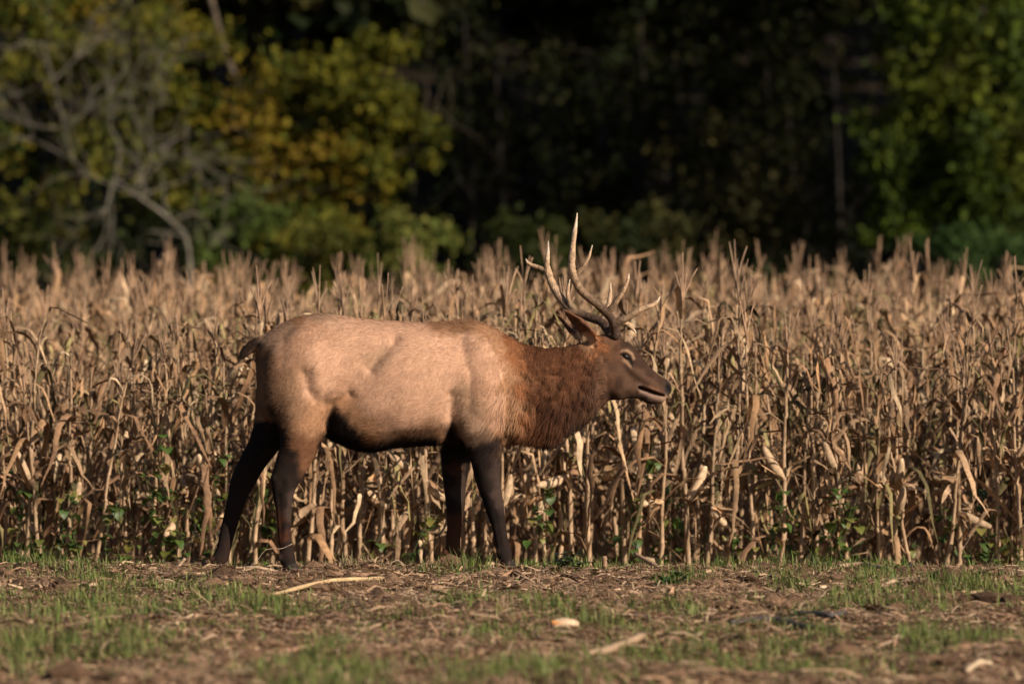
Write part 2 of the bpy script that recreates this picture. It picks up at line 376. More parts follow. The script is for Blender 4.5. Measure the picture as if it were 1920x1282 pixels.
# relief: muscles, hollows, folds (polyline in design pixels, sigma px, metres)
def dseg(a, b):
    a = np.array(a, float); b = np.array(b, float); d = b - a; t = np.clip(((u - a[0]) * d[0] + (v - a[1]) * d[1]) / (d @ d), 0, 1)
    return np.hypot(u - a[0] - t * d[0], v - a[1] - t * d[1])
def dpoly(pts):
    return np.min([dseg(pts[k], pts[k + 1]) for k in range(len(pts) - 1)], 0) if len(pts) > 1 else np.hypot(u - pts[0][0], v - pts[0][1])
RELIEF = [
    ([(738, 640), (712, 668), (694, 690)], 9, -.017), ([(690, 692), (668, 735)], 16, -.010), ([(735, 690), (760, 770)], 40, .012),
    ([(572, 700), (578, 730), (592, 750)], 10, -.017), ([(545, 760), (570, 800)], 22, .010), ([(600, 690), (612, 735)], 20, .012),
    ([(655, 742), (628, 760), (618, 790)], 8, -.02), ([(640, 735), (700, 760)], 18, .006), ([(630, 600), (628, 650)], 14, -.006),
    ([(840, 625), (862, 660), (868, 700), (850, 760), (847, 815)], 16, -.010), ([(850, 745), (848, 826)], 10, -.019),
    ([(885, 690), (878, 760), (885, 800)], 20, .015), ([(836, 798), (832, 816)], 9, .007),
    ([(930, 700), (945, 735), (935, 790)], 14, -.012), ([(905, 650), (955, 730)], 16, .010), ([(965, 668), (985, 740), (1000, 800)], 12, -.010),
    ([(1003, 690), (1012, 780)], 8, -.008), ([(938, 828), (960, 815)], 8, -.014),
    ([(790, 640), (780, 790)], 10, .003), ([(815, 640), (808, 790)], 10, .003), ([(765, 640), (752, 790)], 10, .003),
    ([(1148, 712), (1160, 738)], 10, .008), ([(1172, 690), (1186, 720)], 7, -.009), ([(1160, 652), (1176, 653), (1186, 664)], 5, .009),
    ([(1168, 664), (1180, 672), (1186, 682)], 3.4, -.010), ([(1110, 650), (1118, 690)], 6, -.006), ([(1182, 690), (1200, 706), (1220, 718)], 5, .005), ([(1186, 705), (1205, 722)], 6, -.006), ([(1150, 745), (1180, 738)], 5, -.004), ([(1192, 660), (1225, 700)], 5, .004),
    ([(1252, 726), (1254, 731)], 3.2, -.010), ([(1244, 720), (1249, 716)], 4, .004), ([(1200, 733), (1225, 745), (1240, 748)], 4.5, .006),
    ([(528, 905), (520, 935)], 4, -.004), ([(540, 900), (536, 1000)], 4, .005), ([(524, 930), (528, 1030)], 3, -.004), ([(915, 905), (926, 950)], 6, .004), ([(928, 960), (938, 1020)], 3, -.003),
]
D = np.zeros(nv)
for pts, sg, amp in RELIEF: D += amp * (1.5 if pts[0][1] < 860 else 1) * np.exp(-(dpoly(pts) / sg) ** 2 / 2)
D *= (abs(EV[:, 1]) > .02)
D += .0035 * (vnoise(u / 9, v / 9, 21) - .5) * sstep(960, 1000, u) * (1 - sstep(1120, 1150, u)) * 4
EV += EN * D[:, None]
# open mouth: a slot pressed into the muzzle from both sides
ML = [(1199, 727), (1212, 731), (1228, 737), (1244, 741.5)]
dm = dpoly(ML); hwm = np.interp(u, [1199, 1206, 1230, 1245], [2.6, 3.6, 3.2, 2.0])
slot = np.exp(-(dm / hwm) ** 4)
EV[:, 1] *= 1 - .62 * slot * (u > 1190)
EN = normals()
u, v = design(EV)

# coat colours, some with light and shade painted in, as patches on the animal (design pixel, colour)
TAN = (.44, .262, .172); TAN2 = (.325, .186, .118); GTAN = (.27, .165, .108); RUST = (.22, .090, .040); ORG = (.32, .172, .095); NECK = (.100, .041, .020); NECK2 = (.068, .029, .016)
BLK = (.008, .006, .0055); DKB = (.016, .011, .009); LEG = (.017, .0115, .010); LEGR = (.060, .024, .014); FACE = (.072, .040, .026); FACE2 = (.040, .022, .015); PALE = (.33, .205, .13); MANE = (.10, .052, .032); CHK = (.098, .050, .030)
CP = []
def cp(c, *pts): CP.extend([(x, y, *c) for x, y in pts])
cp(TAN, (660, 625), (660, 680), (700, 640), (700, 720), (740, 640), (740, 700), (740, 760), (790, 640), (790, 700), (790, 760), (830, 650), (830, 720), (840, 770), (880, 640), (885, 690), (920, 660), (935, 700), (940, 750), (620, 680), (615, 720), (600, 660), (700, 760), (760, 785), (650, 610), (800, 620), (720, 615), (590, 730))
cp(TAN2, (560, 640), (540, 680), (620, 620), (900, 725), (925, 790), (580, 610), (640, 730), (730, 790), (945, 790))
cp((.15, .082, .048), (505, 680), (512, 730), (520, 770), (535, 790), (530, 750), (515, 700)); cp((.27, .155, .092), (555, 770), (548, 720), (540, 690)); cp(GTAN, (515, 640), (540, 612), (500, 632), (895, 800), (870, 800), (600, 593), (870, 825))  # rump and rear thigh: browner coat, darkened further with painted shade
cp((.22, .115, .062), (485, 660), (484, 700), (488, 740), (498, 780), (860, 605), (820, 607), (880, 604), (560, 597))
cp(ORG, (590, 780), (608, 770), (580, 810), (565, 800), (600, 800), (645, 757), (668, 782), (700, 806), (740, 824), (790, 825), (830, 818), (684, 796), (945, 815), (955, 815), (965, 790), (968, 750), (950, 720), (958, 770), (958, 700), (940, 650), (920, 625), (900, 611))
cp(RUST, (975, 680), (978, 730), (980, 780), (965, 660), (955, 640), (970, 815), (700, 824), (760, 831), (800, 832))
cp(NECK, (1000, 680), (1000, 740), (1000, 790), (1030, 680), (1030, 740), (1030, 790), (1060, 690), (1060, 740), (1000, 660), (1040, 660), (1080, 665), (1085, 700), (1020, 815), (990, 820))
cp(NECK2, (1050, 770), (1080, 750), (1100, 720), (1060, 800), (1100, 760), (1050, 815), (1110, 690))
cp((.035, .024, .02), (1035, 835), (1055, 822), (1085, 800), (1110, 782))
cp(MANE, (1120, 730), (1130, 755), (1105, 770))
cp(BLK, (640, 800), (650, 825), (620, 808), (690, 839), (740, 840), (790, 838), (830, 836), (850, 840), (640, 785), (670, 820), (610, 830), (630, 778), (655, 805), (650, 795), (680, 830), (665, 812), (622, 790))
cp((.16, .075, .040), (575, 845), (560, 830), (590, 835), (575, 870))
cp(DKB, (545, 850), (525, 800), (530, 830), (548, 880), (530, 880), (515, 900), (535, 910), (500, 800), (515, 770), (495, 830), (475, 865), (455, 900), (845, 835), (848, 815), (862, 838), (880, 850))
cp(LEG, (530, 940), (535, 980), (538, 1020), (540, 1060), (550, 905), (905, 840), (915, 835), (910, 870), (915, 910), (925, 950), (935, 990), (942, 1020), (948, 1060), (930, 830), (440, 950), (425, 1000), (415, 1040), (409, 1065), (855, 900), (853, 950), (850, 860))
cp(LEGR, (527, 975), (527, 1010), (851, 1000), (851, 1030), (850, 985), (850, 1060), (862, 890), (402, 1045))
cp((.13, .08, .052), (915, 815), (895, 820)); cp((.040, .026, .021), (932, 880), (934, 905), (938, 940), (928, 925), (872, 900), (868, 930), (546, 935), (544, 965)); cp((.010, .008, .007), (895, 890), (908, 935), (918, 970), (836, 900), (840, 940), (515, 925)); cp((.27, .165, .105), (880, 765), (895, 785), (870, 740)); cp((.37, .23, .15), (703, 676), (718, 656), (625, 610))  # brown leg fronts painted lit, leg rears and flank hollow painted shaded
cp(FACE, (1200, 700), (1215, 715), (1185, 700), (1175, 720), (1190, 735), (1228, 722), (1150, 690), (1240, 730), (1165, 740))
cp(FACE2, (1190, 662), (1205, 683), (1220, 700), (1238, 712), (1172, 645), (1180, 742), (1145, 745), (1188, 680), (1160, 720))
cp(CHK, (1140, 700), (1130, 670), (1145, 720), (1130, 715), (1150, 660))
cp((.19, .075, .033), (1118, 630), (1125, 645), (1135, 655)); cp((.10, .05, .03), (1140, 640), (1150, 645)); cp((.20, .085, .04), (1115, 665))
cp((.42, .24, .14), (1103, 632), (1108, 638)); cp((.13, .062, .036), (1098, 612), (1085, 600), (1110, 618), (1075, 595)); cp((.10, .055, .04), (1080, 620), (1075, 605))  # dark inside of the near ear is shade put into its colour
cp((.20, .13, .10), (1205, 738), (1220, 745), (1235, 748)); cp((.24, .15, .10), (1238, 752), (1245, 748)); cp((.05, .03, .024), (1215, 756), (1205, 750), (1225, 758)); cp((.17, .085, .055), (1222, 730), (1235, 735))
cp((.018, .014, .014), (1254, 727), (1257, 733), (1252, 730), (1256, 724))
cp((.022, .014, .011), (470, 652), (460, 662), (480, 646), (454, 670))  # tail: shade painted into the hair colour
CP = np.array(CP)
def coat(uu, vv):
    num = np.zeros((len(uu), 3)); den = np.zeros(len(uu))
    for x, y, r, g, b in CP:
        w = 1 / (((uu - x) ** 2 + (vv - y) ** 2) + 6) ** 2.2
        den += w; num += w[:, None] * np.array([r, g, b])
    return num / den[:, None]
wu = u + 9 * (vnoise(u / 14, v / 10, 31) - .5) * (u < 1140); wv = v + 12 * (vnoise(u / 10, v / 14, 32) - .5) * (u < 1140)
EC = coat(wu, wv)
# the underside is black, whatever the flank above it
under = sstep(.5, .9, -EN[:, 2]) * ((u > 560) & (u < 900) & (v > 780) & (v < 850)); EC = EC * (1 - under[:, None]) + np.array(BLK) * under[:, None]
def paint(mask, c): global EC; EC = EC * (1 - mask[:, None]) + np.array(c) * mask[:, None]
paint(.85 * np.exp(-(dpoly([(1166, 658), (1176, 657), (1185, 664), (1188, 672)]) / 2.6) ** 2) , PALE)
paint(.8 * np.exp(-(dpoly([(1170, 676), (1177, 681), (1183, 687)]) / 3.4) ** 2), (.25, .15, .095))
paint(slot * (u > 1190), (.012, .008, .007))
paint(np.exp(-(dpoly([(1163, 664), (1170, 665), (1177, 669), (1182, 674), (1184, 680), (1187, 687)]) / np.interp(u, [1160, 1168, 1180, 1188], [1.2, 3.8, 4.2, 1.4])) ** 4), (.012, .009, .008))
paint(.95 * np.exp(-(dpoly([(1253, 725), (1257, 733)]) / 4.2) ** 4), (.012, .009, .009))
cn = vnoise(u / 7, v / 7, 41) * .5 + vnoise(u / 22, v / 22, 42) * .5
EC *= (.92 + .16 * cn)[:, None]
fur = vnoise((.55 * u + .8 * v) / 3.2, (-.8 * u + .55 * v) / 17, 47) * .6 + vnoise((.55 * u + .8 * v) / 6.5, (-.8 * u + .55 * v) / 30, 48) * .4
EC *= 1 + (.16 * (fur - .5) * (1 - sstep(960, 1000, u)) * (1 - sstep(835, 870, v)))[:, None]
stk = vnoise((u + .35 * v) / 5.5, v / 30, 43); nk_ = sstep(965, 1010, u) * (1 - sstep(1115, 1140, u)) * (v > 650)
EC *= (1 - nk_ * .5 * sstep(.55, .8, stk))[:, None]
fl = [EF] + ([EF3] if len(EF3) else [])
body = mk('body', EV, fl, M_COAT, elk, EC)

# ---- short coat and long mane as fine hairs lying on the body
def hairs(name, n, dens, length, width, lift, two=False, seed=1, jit=.35):
    rng = np.random.default_rng(seed)
    tri = np.vstack([EF[:, [0, 1, 2]], EF[:, [0, 2, 3]]])
    a, b, c = EV[tri[:, 0]], EV[tri[:, 1]], EV[tri[:, 2]]
    ar = np.linalg.norm(np.cross(b - a, c - a), axis=1) * dens[tri].mean(1)
    t = rng.choice(len(tri), n, p=ar / ar.sum())
    r1 = np.sqrt(rng.random(n)); r2 = rng.random(n); w = np.stack([1 - r1, r1 * (1 - r2), r1 * r2], 1)[:, :, None]
    p = (EV[tri[t]] * w).sum(1); nn = (EN[tri[t]] * w).sum(1); cc = (EC[tri[t]] * w).sum(1)
    uu = (u[tri[t]] * w[:, :, 0]).sum(1); vv = (v[tri[t]] * w[:, :, 0]).sum(1)
    # combing direction
    d = np.zeros((n, 3)); neck = sstep(930, 1000, uu) * (1 - sstep(1110, 1140, uu)); head = sstep(1110, 1140, uu); lg = sstep(845, 890, vv)
    d += np.array([-.8, 0, -.55])[None] * ((1 - neck) * (1 - head) * (1 - lg))[:, None]
    d += np.array([-.30, 0, -1.0])[None] * neck[:, None] + np.array([-.85, 0, .45])[None] * head[:, None] + np.array([-.05, 0, -1.0])[None] * lg[:, None]
    sw = (vnoise(uu / 26, vv / 26, seed + 50) - .5) * .7
    d += np.stack([sw, 0 * sw, -sw * .6], 1) + rng.normal(0, jit, (n, 3))
    d -= nn * (d * nn).sum(1)[:, None]; d /= np.linalg.norm(d, axis=1)[:, None] + 1e-9
    ln = (length[tri[t]] * w[:, :, 0]).sum(1) * (.6 + .8 * rng.random(n))
    side = np.cross(d, nn); side += nn * rng.normal(0, .35, n)[:, None]
    wd = width * (.7 + .6 * rng.random(n)); lf = lift * (.5 + rng.random(n))
    col = cc * np.clip(rng.normal(1.0, 11e-2 if not two else .2, n), .45, 1.6)[:, None]
    p0 = p - nn * .001
    s0 = side * wd[:, None] / 2
    tip = p0 + d * ln[:, None] + nn * (ln * lf)[:, None]
    if two:
        mid = p0 + d * (ln * .5)[:, None] + nn * (ln * lf * .8)[:, None]
        tip[:, 2] -= ln * .12
        V = np.stack([p0 - s0, p0 + s0, mid + s0 * .8, mid - s0 * .8, tip], 1).reshape(-1, 3); k = np.arange(n)[:, None] * 5
        Fs = [np.hstack([k, k + 1, k + 2, k + 3]), np.hstack([k + 3, k + 2, k + 4])]; C = np.repeat(col, 5, 0)
    else:
        V = np.stack([p0 - s0, p0 + s0, tip], 1).reshape(-1, 3); k = np.arange(n)[:, None] * 3
        Fs = [np.hstack([k, k + 1, k + 2])]; C = np.repeat(col, 3, 0)
    return tag(mk(name, V, Fs, M_HAIR, elk, C), kind='stuff')
neckm = sstep(945, 1010, u) * (1 - sstep(1112, 1145, u)) * (v > 640) * (EV[:, 2] > .6)
legm = sstep(840, 890, v); headm = sstep(1112, 1145, u) + (earw > 0)
headm = np.clip(headm, 0, 1)
belly = sstep(795, 830, v) * (1 - sstep(850, 870, v)) * (u > 600) * (u < 850)
wither = np.exp(-((u - 890) / 60) ** 2) * sstep(625, 605, v) if False else np.exp(-((u - 890) / 60) ** 2) * (1 - sstep(603, 630, v))
ln_s = .030 * (1 - .62 * legm) * (1 - .65 * headm) + .02 * belly + .02 * wither
mouthm = ((u > 1190) & (v > 715)) | ((u > 1158) & (u < 1192) & (v > 655) & (v < 690))
hairs('short_coat', 170000, (1 - .5 * legm) * (1 - neckm * .6) * np.where(mouthm, .0, 1), ln_s, .0022, .18, seed=3)
hairs('neck_mane', 42000, neckm + .25 * sstep(900, 1000, u) * (u < 1000) * (v < 840), .028 + .034 * sstep(690, 800, v), .0030, .16, True, 5, .26)

# ---- eyes, antlers, hooves
for s in (-1, 1):
    p, f = ellipsoid(0, 0, 0, (1, 1, 1), n=16)
    p -= p.mean(0); p *= np.array([.023, .016, .0135]); r = .62
    p = np.stack([p[:, 0] * math.cos(r) + p[:, 2] * math.sin(r), p[:, 1], -p[:, 0] * math.sin(r) + p[:, 2] * math.cos(r)], -1)
    near = (np.hypot(u - 1175, v - 668) < 5) & (np.sign(EV[:, 1]) == s)
    c = EV[near].mean(0) if near.any() else EL(1175, 668, .09 * s)
    mk('eye', p + c, [f[0]], M_EYE, elk, (.008, .006, .005))
def antler(branches, s):
    beam = None
    for bi, br in enumerate(branches):
        m = Mesh()
        a = np.array(br, float); sp = spline(a, len(a) * 5)
        c = np.array([EL(r[0], r[1], r[3] * s) for r in sp]); rd = np.maximum(sp[:, 2] * 1.13, .5) / 320
        kn = 1 + .22 * (vnoise(np.arange(len(c)) * .9, np.full(len(c), bi * 7.), 9) - .5)
        Vv, Ff = tube(c, rd * kn, 10)
        t = np.linspace(0, 1, len(c)); t = np.append(np.repeat(t, 10), [0, 1])
        if bi == 0: wt = sstep(.2, .75, t)
        else: wt = .25 + .75 * sstep(.05, .7, t)
        lo = np.array([.050, .028, .018]); hi = np.array([.36, .235, .14]); tipc = np.array([.62, .50, .38])
        C = lo * (1 - wt)[:, None] + hi * wt[:, None]; tw = sstep(.8, 1, t)[:, None]; C = C * (1 - tw) + tipc * tw
        m.add(Vv, Ff, C)
        o = m.build('antler' if bi == 0 else 'tine', M_ANTLER, beam or elk); beam = beam or o
    return beam
antler([
    [(1155, 634, 8.6, .050), (1154, 622, 9, .06), (1149, 603, 7.6, .085), (1136.5, 586, 7, .12), (1117.5, 569, 6.6, .17), (1094.3, 550, 6.6, .22), (1081.7, 533, 6.5, .25), (1075.4, 516.4, 6.8, .265), (1072, 500, 6.3, .27), (1073.2, 474.3, 5.2, .265), (1076.4, 442.7, 4.2, .25), (1079.6, 421.6, 2.9, .24), (1082.3, 399.5, .6, .23)],
    [(1076, 520, 5.5, .26), (1084, 511, 4.2, .27), (1096.4, 495.4, 3.5, .285), (1104.9, 478.5, 2.5, .295), (1110.7, 459.5, .6, .30)],
    [(1137, 588, 6, .12), (1145.5, 577.5, 5.2, .14), (1157.5, 562.8, 4.4, .165), (1168, 546, 3.7, .18), (1176.5, 527, 2.7, .19), (1179.4, 513, .7, .19)],
    [(1151, 608, 7, .08), (1161, 602, 7, .095), (1176, 595.5, 6.5, .11), (1191.2, 586, 5.6, .125), (1207, 577.5, 4.6, .13), (1222.8, 572.5, 3.9, .13), (1232, 565.5, 2.7, .125), (1237.4, 556.5, .7, .12)]], -1)
antler([
    [(1147, 636, 8.6, .05), (1143, 622, 9, .06), (1134, 610, 8, .09), (1121, 600, 7.4, .13), (1096.4, 592, 7.4, .19), (1077.5, 586, 7.6, .235), (1060.6, 570, 7.6, .28), (1043.7, 548, 7.4, .32), (1033.2, 527, 6.8, .34), (1027, 508, 6.4, .35), (1025.6, 491, 4.6, .345), (1027.3, 470, 3, .335), (1028, 451.5, .6, .325)],
    [(1028, 512, 5.4, .35), (1017, 504.5, 4.6, .36), (1001.6, 499, 3.7, .38), (990.5, 493.5, 3, .39), (985.6, 485, .7, .39)],
    [(1076, 584, 5.4, .235), (1069, 571, 4.4, .24), (1065, 557, 3.5, .25), (1065, 543, 2.7, .255), (1068.6, 524, .6, .255)],
    [(1126, 603, 6, .12), (1134, 590, 5, .14), (1140, 573, 4.1, .16), (1144, 554, 3.2, .175), (1145.3, 530, .6, .18)],
    [(1140, 612, 6, .08), (1156, 605, 5.6, .10), (1170, 604.5, 5, .12), (1183, 613, 4, .13), (1193, 624.5, .7, .13)]], 1)
for (px, py, yl) in ((545, 1066, -.14), (407, 1066, .15), (953, 1062, -.135), (851, 1063, .135)):
    c = EL(px, py, yl); m = Mesh()
    for s in (-1, 1):                       # two toes
        q = []
        for (dz, x0, x1, wy) in ((-.030, -.040, .062, .021), (-.015, -.041, .060, .021), (.0, -.039, .050, .020), (.018, -.036, .040, .019), (.034, -.030, .030, .015)):
            ph = np.arange(12) * 2 * np.pi / 12
            q.append(np.stack([(x0 + x1) / 2 + (x1 - x0) / 2 * np.cos(ph), s * .0215 + wy * np.sin(ph) * (1 - .35 * np.clip(np.cos(ph), 0, 1)), np.full(12, dz)], -1) + c)
        q = np.vstack(q); i = np.arange(4)[:, None] * 12; j = np.arange(12)[None]
        m.add(q, [np.stack([i + j, i + (j + 1) % 12, i + 12 + (j + 1) % 12, i + 12 + j], -1).reshape(-1, 4)], (.022, .017, .014))
        m.add(np.vstack([q[:12], q[:12].mean(0)]), [np.stack([(np.arange(12) + 1) % 12, np.arange(12), np.full(12, 12)], -1)], (.022, .017, .014))
    m.build('hoof', M_HOOF, elk)

# ------------------------------------------------------------------ the standing corn
CR = np.random.default_rng(7)
TONES = [(.43, .285, .175), (.36, .225, .135), (.30, .18, .105), (.47, .33, .215), (.24, .14, .085), (.38, .25, .16), (.33, .195, .11), (.40, .27, .18), (.22, .18, .085), (.46, .34, .23), (.36, .235, .15)]
def leaf_strip(rng, seg=8, L=None, hang=None):
    """a dry maize blade rooted at the origin, leaving along +X"""
    L = L or rng.uniform(.42, .85); Wd = rng.uniform(.010, .0235)
    a0 = math.radians(rng.uniform(10, 45)); a1 = math.radians(hang if hang else rng.choice([rng.uniform(125, 188), rng.uniform(160, 186), rng.uniform(80, 130)], p=[.3, .6, .1]))
    kink = rng.uniform(.08, .4); sharp = rng.uniform(.08, .3)
    t = np.linspace(0, 1, seg + 1); ang = a0 + (a1 - a0) * sstep(kink - sharp, kink + sharp, t) + rng.normal(0, .08, seg + 1)
    dx = np.sin(ang) * L / seg; dz = np.cos(ang) * L / seg
    x = np.concatenate([[0], np.cumsum(dx[:-1])]); z = np.concatenate([[0], np.cumsum(dz[:-1])])
    y = np.cumsum(rng.normal(0, .012, seg + 1)); y -= y[0]
    c = np.stack([x, y, z], -1); T = np.gradient(c, axis=0); T /= np.linalg.norm(T, axis=1)[:, None]
    S = np.cross(T, np.array([0.02, 0, 1.0])); S[0] = (0, 1, 0); S /= np.linalg.norm(S, axis=1)[:, None] + 1e-6
    for k in range(1, seg + 1):
        if S[k] @ S[k - 1] < 0: S[k] *= -1
    Nn = np.cross(S, T)
    tw = rng.uniform(-1.6, 1.6) * t ** 1.2 + rng.normal(0, .15, seg + 1)
    S2 = S * np.cos(tw)[:, None] + Nn * np.sin(tw)[:, None]; N2 = np.cross(S2, T)
    w = Wd * np.minimum(1, .55 + t * 4) * (1 - t ** 2.2) + .002
    fold = rng.uniform(.15, .7)
    l = c - S2 * w[:, None] + N2 * (w * fold)[:, None]; r = c + S2 * w[:, None] + N2 * (w * fold * rng.uniform(.4, 1))[:, None]
    V = np.stack([l, c, r], 1).reshape(-1, 3); k = np.arange(seg)[:, None] * 3
    F = np.vstack([np.hstack([k, k + 1, k + 4, k + 3]), np.hstack([k + 1, k + 2, k + 5, k + 4])])
    col = np.array(TONES[rng.integers(len(TONES))]) * np.array([.78, .76, .69]) * rng.choice([1.0, 1.18, .7, .5], p=[.48, .27, .17, .08]) * rng.uniform(.8, 1.15)
    C = np.repeat(col[None] * (1 + .16 * rng.normal(0, 1, seg + 1))[:, None], 3, 0).clip(.02, .8)
    return V, [F], C
def stem_mesh(rng, H, n=6):
    k = int(H / .16); zs = []; rs = []
    for q in range(k + 1):
        z = q * H / k; r = .0165 * (1 - .62 * z / H)
        zs += [z - .008, z, z + .010]; rs += [r, r * 1.28, r]
    zs = np.array(zs); zs[0] = -.06; b = np.cumsum(rng.normal(0, .004, len(zs))); b2 = np.cumsum(rng.normal(0, .004, len(zs)))
    V, F = tube(np.stack([b - b[0], b2 - b2[0], zs], -1), rs, n)
    base = np.array([.37, .245, .145]) * rng.uniform(.8, 1.1); t = np.clip(V[:, 2] / H, 0, 1)
    C = base * (1 + .25 * (vnoise(V[:, 2] * 9, V[:, 2] * 0, int(rng.integers(99))) - .5))[:, None] * (1 - .25 * t[:, None])
    return V, F, C, np.stack([b - b[0], b2 - b2[0], zs], -1)
def tassel_mesh(rng):
    m = Mesh(); n = rng.integers(4, 7)
    for k in range(n):
        a = rng.uniform(0, 6.28); lean = 0.05 if k == 0 else rng.uniform(.08, .42); L = rng.uniform(.22, .36) if k == 0 else rng.uniform(.12, .26)
        t = np.linspace(0, 1, 5); r = L * np.sin(lean) * t ** (1 + lean); z = L * np.cos(lean) * t - .05 * lean * t * t + (.03 * rng.random() if k else -.02)
        V, F = tube(np.stack([r * math.cos(a), r * math.sin(a), z], -1), .0062 * (1 - .6 * t), 4)
        m.add(V, F, np.array([.27, .17, .105]) * rng.uniform(.7, 1.15))
    return m
def ear_mesh(rng):
    m = Mesh(); L = rng.uniform(.16, .23); t = np.linspace(0, 1, 9)
    r = .029 * np.sin(np.pi * np.clip(.10 + .84 * t, 0, 1)) ** .6
    V, F = tube(np.stack([.012 * np.sin(t * 3), 0 * t, t * L], -1), r, 10); base = np.array([.46, .32, .20]) * rng.uniform(.75, 1.1)
    m.add(V, F, base * (1 + .12 * rng.normal(0, 1, (len(V), 1))))
    for k in range(5):
        a = k * 1.26 + rng.uniform(-.3, .3); lv, lf, lc = leaf_strip(rng, 5, rng.uniform(.14, .22), rng.uniform(10, 120))
        lv = lv * np.array([1, .8, 1]); lv[:, 0] += .02; c, s = math.cos(a), math.sin(a)
        m.add(np.stack([lv[:, 0] * c - lv[:, 1] * s, lv[:, 0] * s + lv[:, 1] * c, lv[:, 2] + .01], -1), lf, lc * 1.1)
    return m
def proto(name, builder, mat):
    o = builder.build(name, mat); me = o.data; bpy.data.objects.remove(o); return me
LEAVES = [leaf_strip(CR, 8) for _ in range(48)]; LEAVES_FAR = [leaf_strip(CR, 5) for _ in range(48)]
STEMS = [stem_mesh(CR, 1.0 * h) for h in (1.36, 1.46, 1.54, 1.62, 1.50, 1.42)]
TASS = [tassel_mesh(CR) for _ in range(8)]; EARSC = [ear_mesh(CR) for _ in range(6)]
def mmesh(name, V, F, C, mat):
    m = Mesh(); m.add(V, F, C); return proto(name, m, mat)
LEAF_ME = [mmesh('leaf', *l, M_CORN) for l in LEAVES]; STEM_ME = [mmesh('stem', s[0], s[1], s[2], M_STEM) for s in STEMS]
TASS_ME = [proto('tassel', m, M_STEM) for m in TASS]; EAR_ME = [proto('ear', m, M_CORN) for m in EARSC]
def rotz(a): return Matrix.Rotation(a, 4, 'Z')
def plan(rng):
    """what one plant is made of: (kind, variant, local matrix)"""
    si = int(rng.integers(len(STEMS))); path = STEMS[si][3]; H = path[-1, 2]; out = [('stem', si, Matrix.Identity(4))]
    az = rng.uniform(0, 6.28); z = rng.uniform(.18, .30); k = 0
    while z < H - .02:
        low = z < .6
        if not (low and rng.random() < .4):
            c = path[np.argmin(abs(path[:, 2] - z))]; sc = rng.uniform(.75, 1.12) * (.8 if z > H - .3 else 1)
            out.append(('leaf', int(rng.integers(len(LEAVES))), Matrix.Translation((c[0], c[1], z)) @ rotz(az + k * math.pi + rng.normal(0, .5)) @ Matrix.Rotation(rng.normal(0, .15), 4, 'X') @ Matrix.Scale(sc, 4)))
        z += rng.uniform(.075, .14) * (.7 if z > H - .45 else 1); k += 1
    for q in range(int(rng.integers(1, 3))):
        if rng.random() < .62:
            z = rng.uniform(.5, .85); c = path[np.argmin(abs(path[:, 2] - z))]
            out.append(('ear', int(rng.integers(len(EARSC))), Matrix.Translation((c[0], c[1], z)) @ rotz(rng.uniform(0, 6.28)) @ Matrix.Rotation(rng.choice([rng.uniform(.2, .6), rng.uniform(1.6, 2.7)]), 4, 'Y')))
    if rng.random() < .5: out.append(('tassel', int(rng.integers(len(TASS))), Matrix.Translation(tuple(path[-1])) @ rotz(rng.uniform(0, 6.28))))
    return out
ZONES = [(250, 'well behind the tail'), (400, 'just behind the tail'), (620, 'behind the hind legs'), (820, 'behind the belly'), (980, 'behind the forelegs'), (1130, 'behind the neck'), (1270, 'behind the muzzle'), (1450, 'just ahead of the muzzle'), (1650, 'ahead of the elk'), (9999, 'far ahead of the elk')]
ROWS = ['outermost', 'second', 'third', 'fourth', 'fifth', 'sixth', 'seventh']
spots = []
for r in range(27):
    Y = 3.3 + r * .76; half = 960 / FPX * (Y + 40) + 2.4
    for x in np.arange(-half, half, .15):
        if CR.random() < .05: continue
        spots.append((x + CR.normal(0, .03), Y + CR.normal(0, .06)))
spots = np.array(spots)
inview = abs(proj(np.stack([spots[:, 0], spots[:, 1], np.full(len(spots), 1.0)], -1))[0] - 960) < 990
order = [k for k in np.argsort(spots[:, 1]) if inview[k]]
single = set(order[:300])
far = Mesh(); FV = []; 
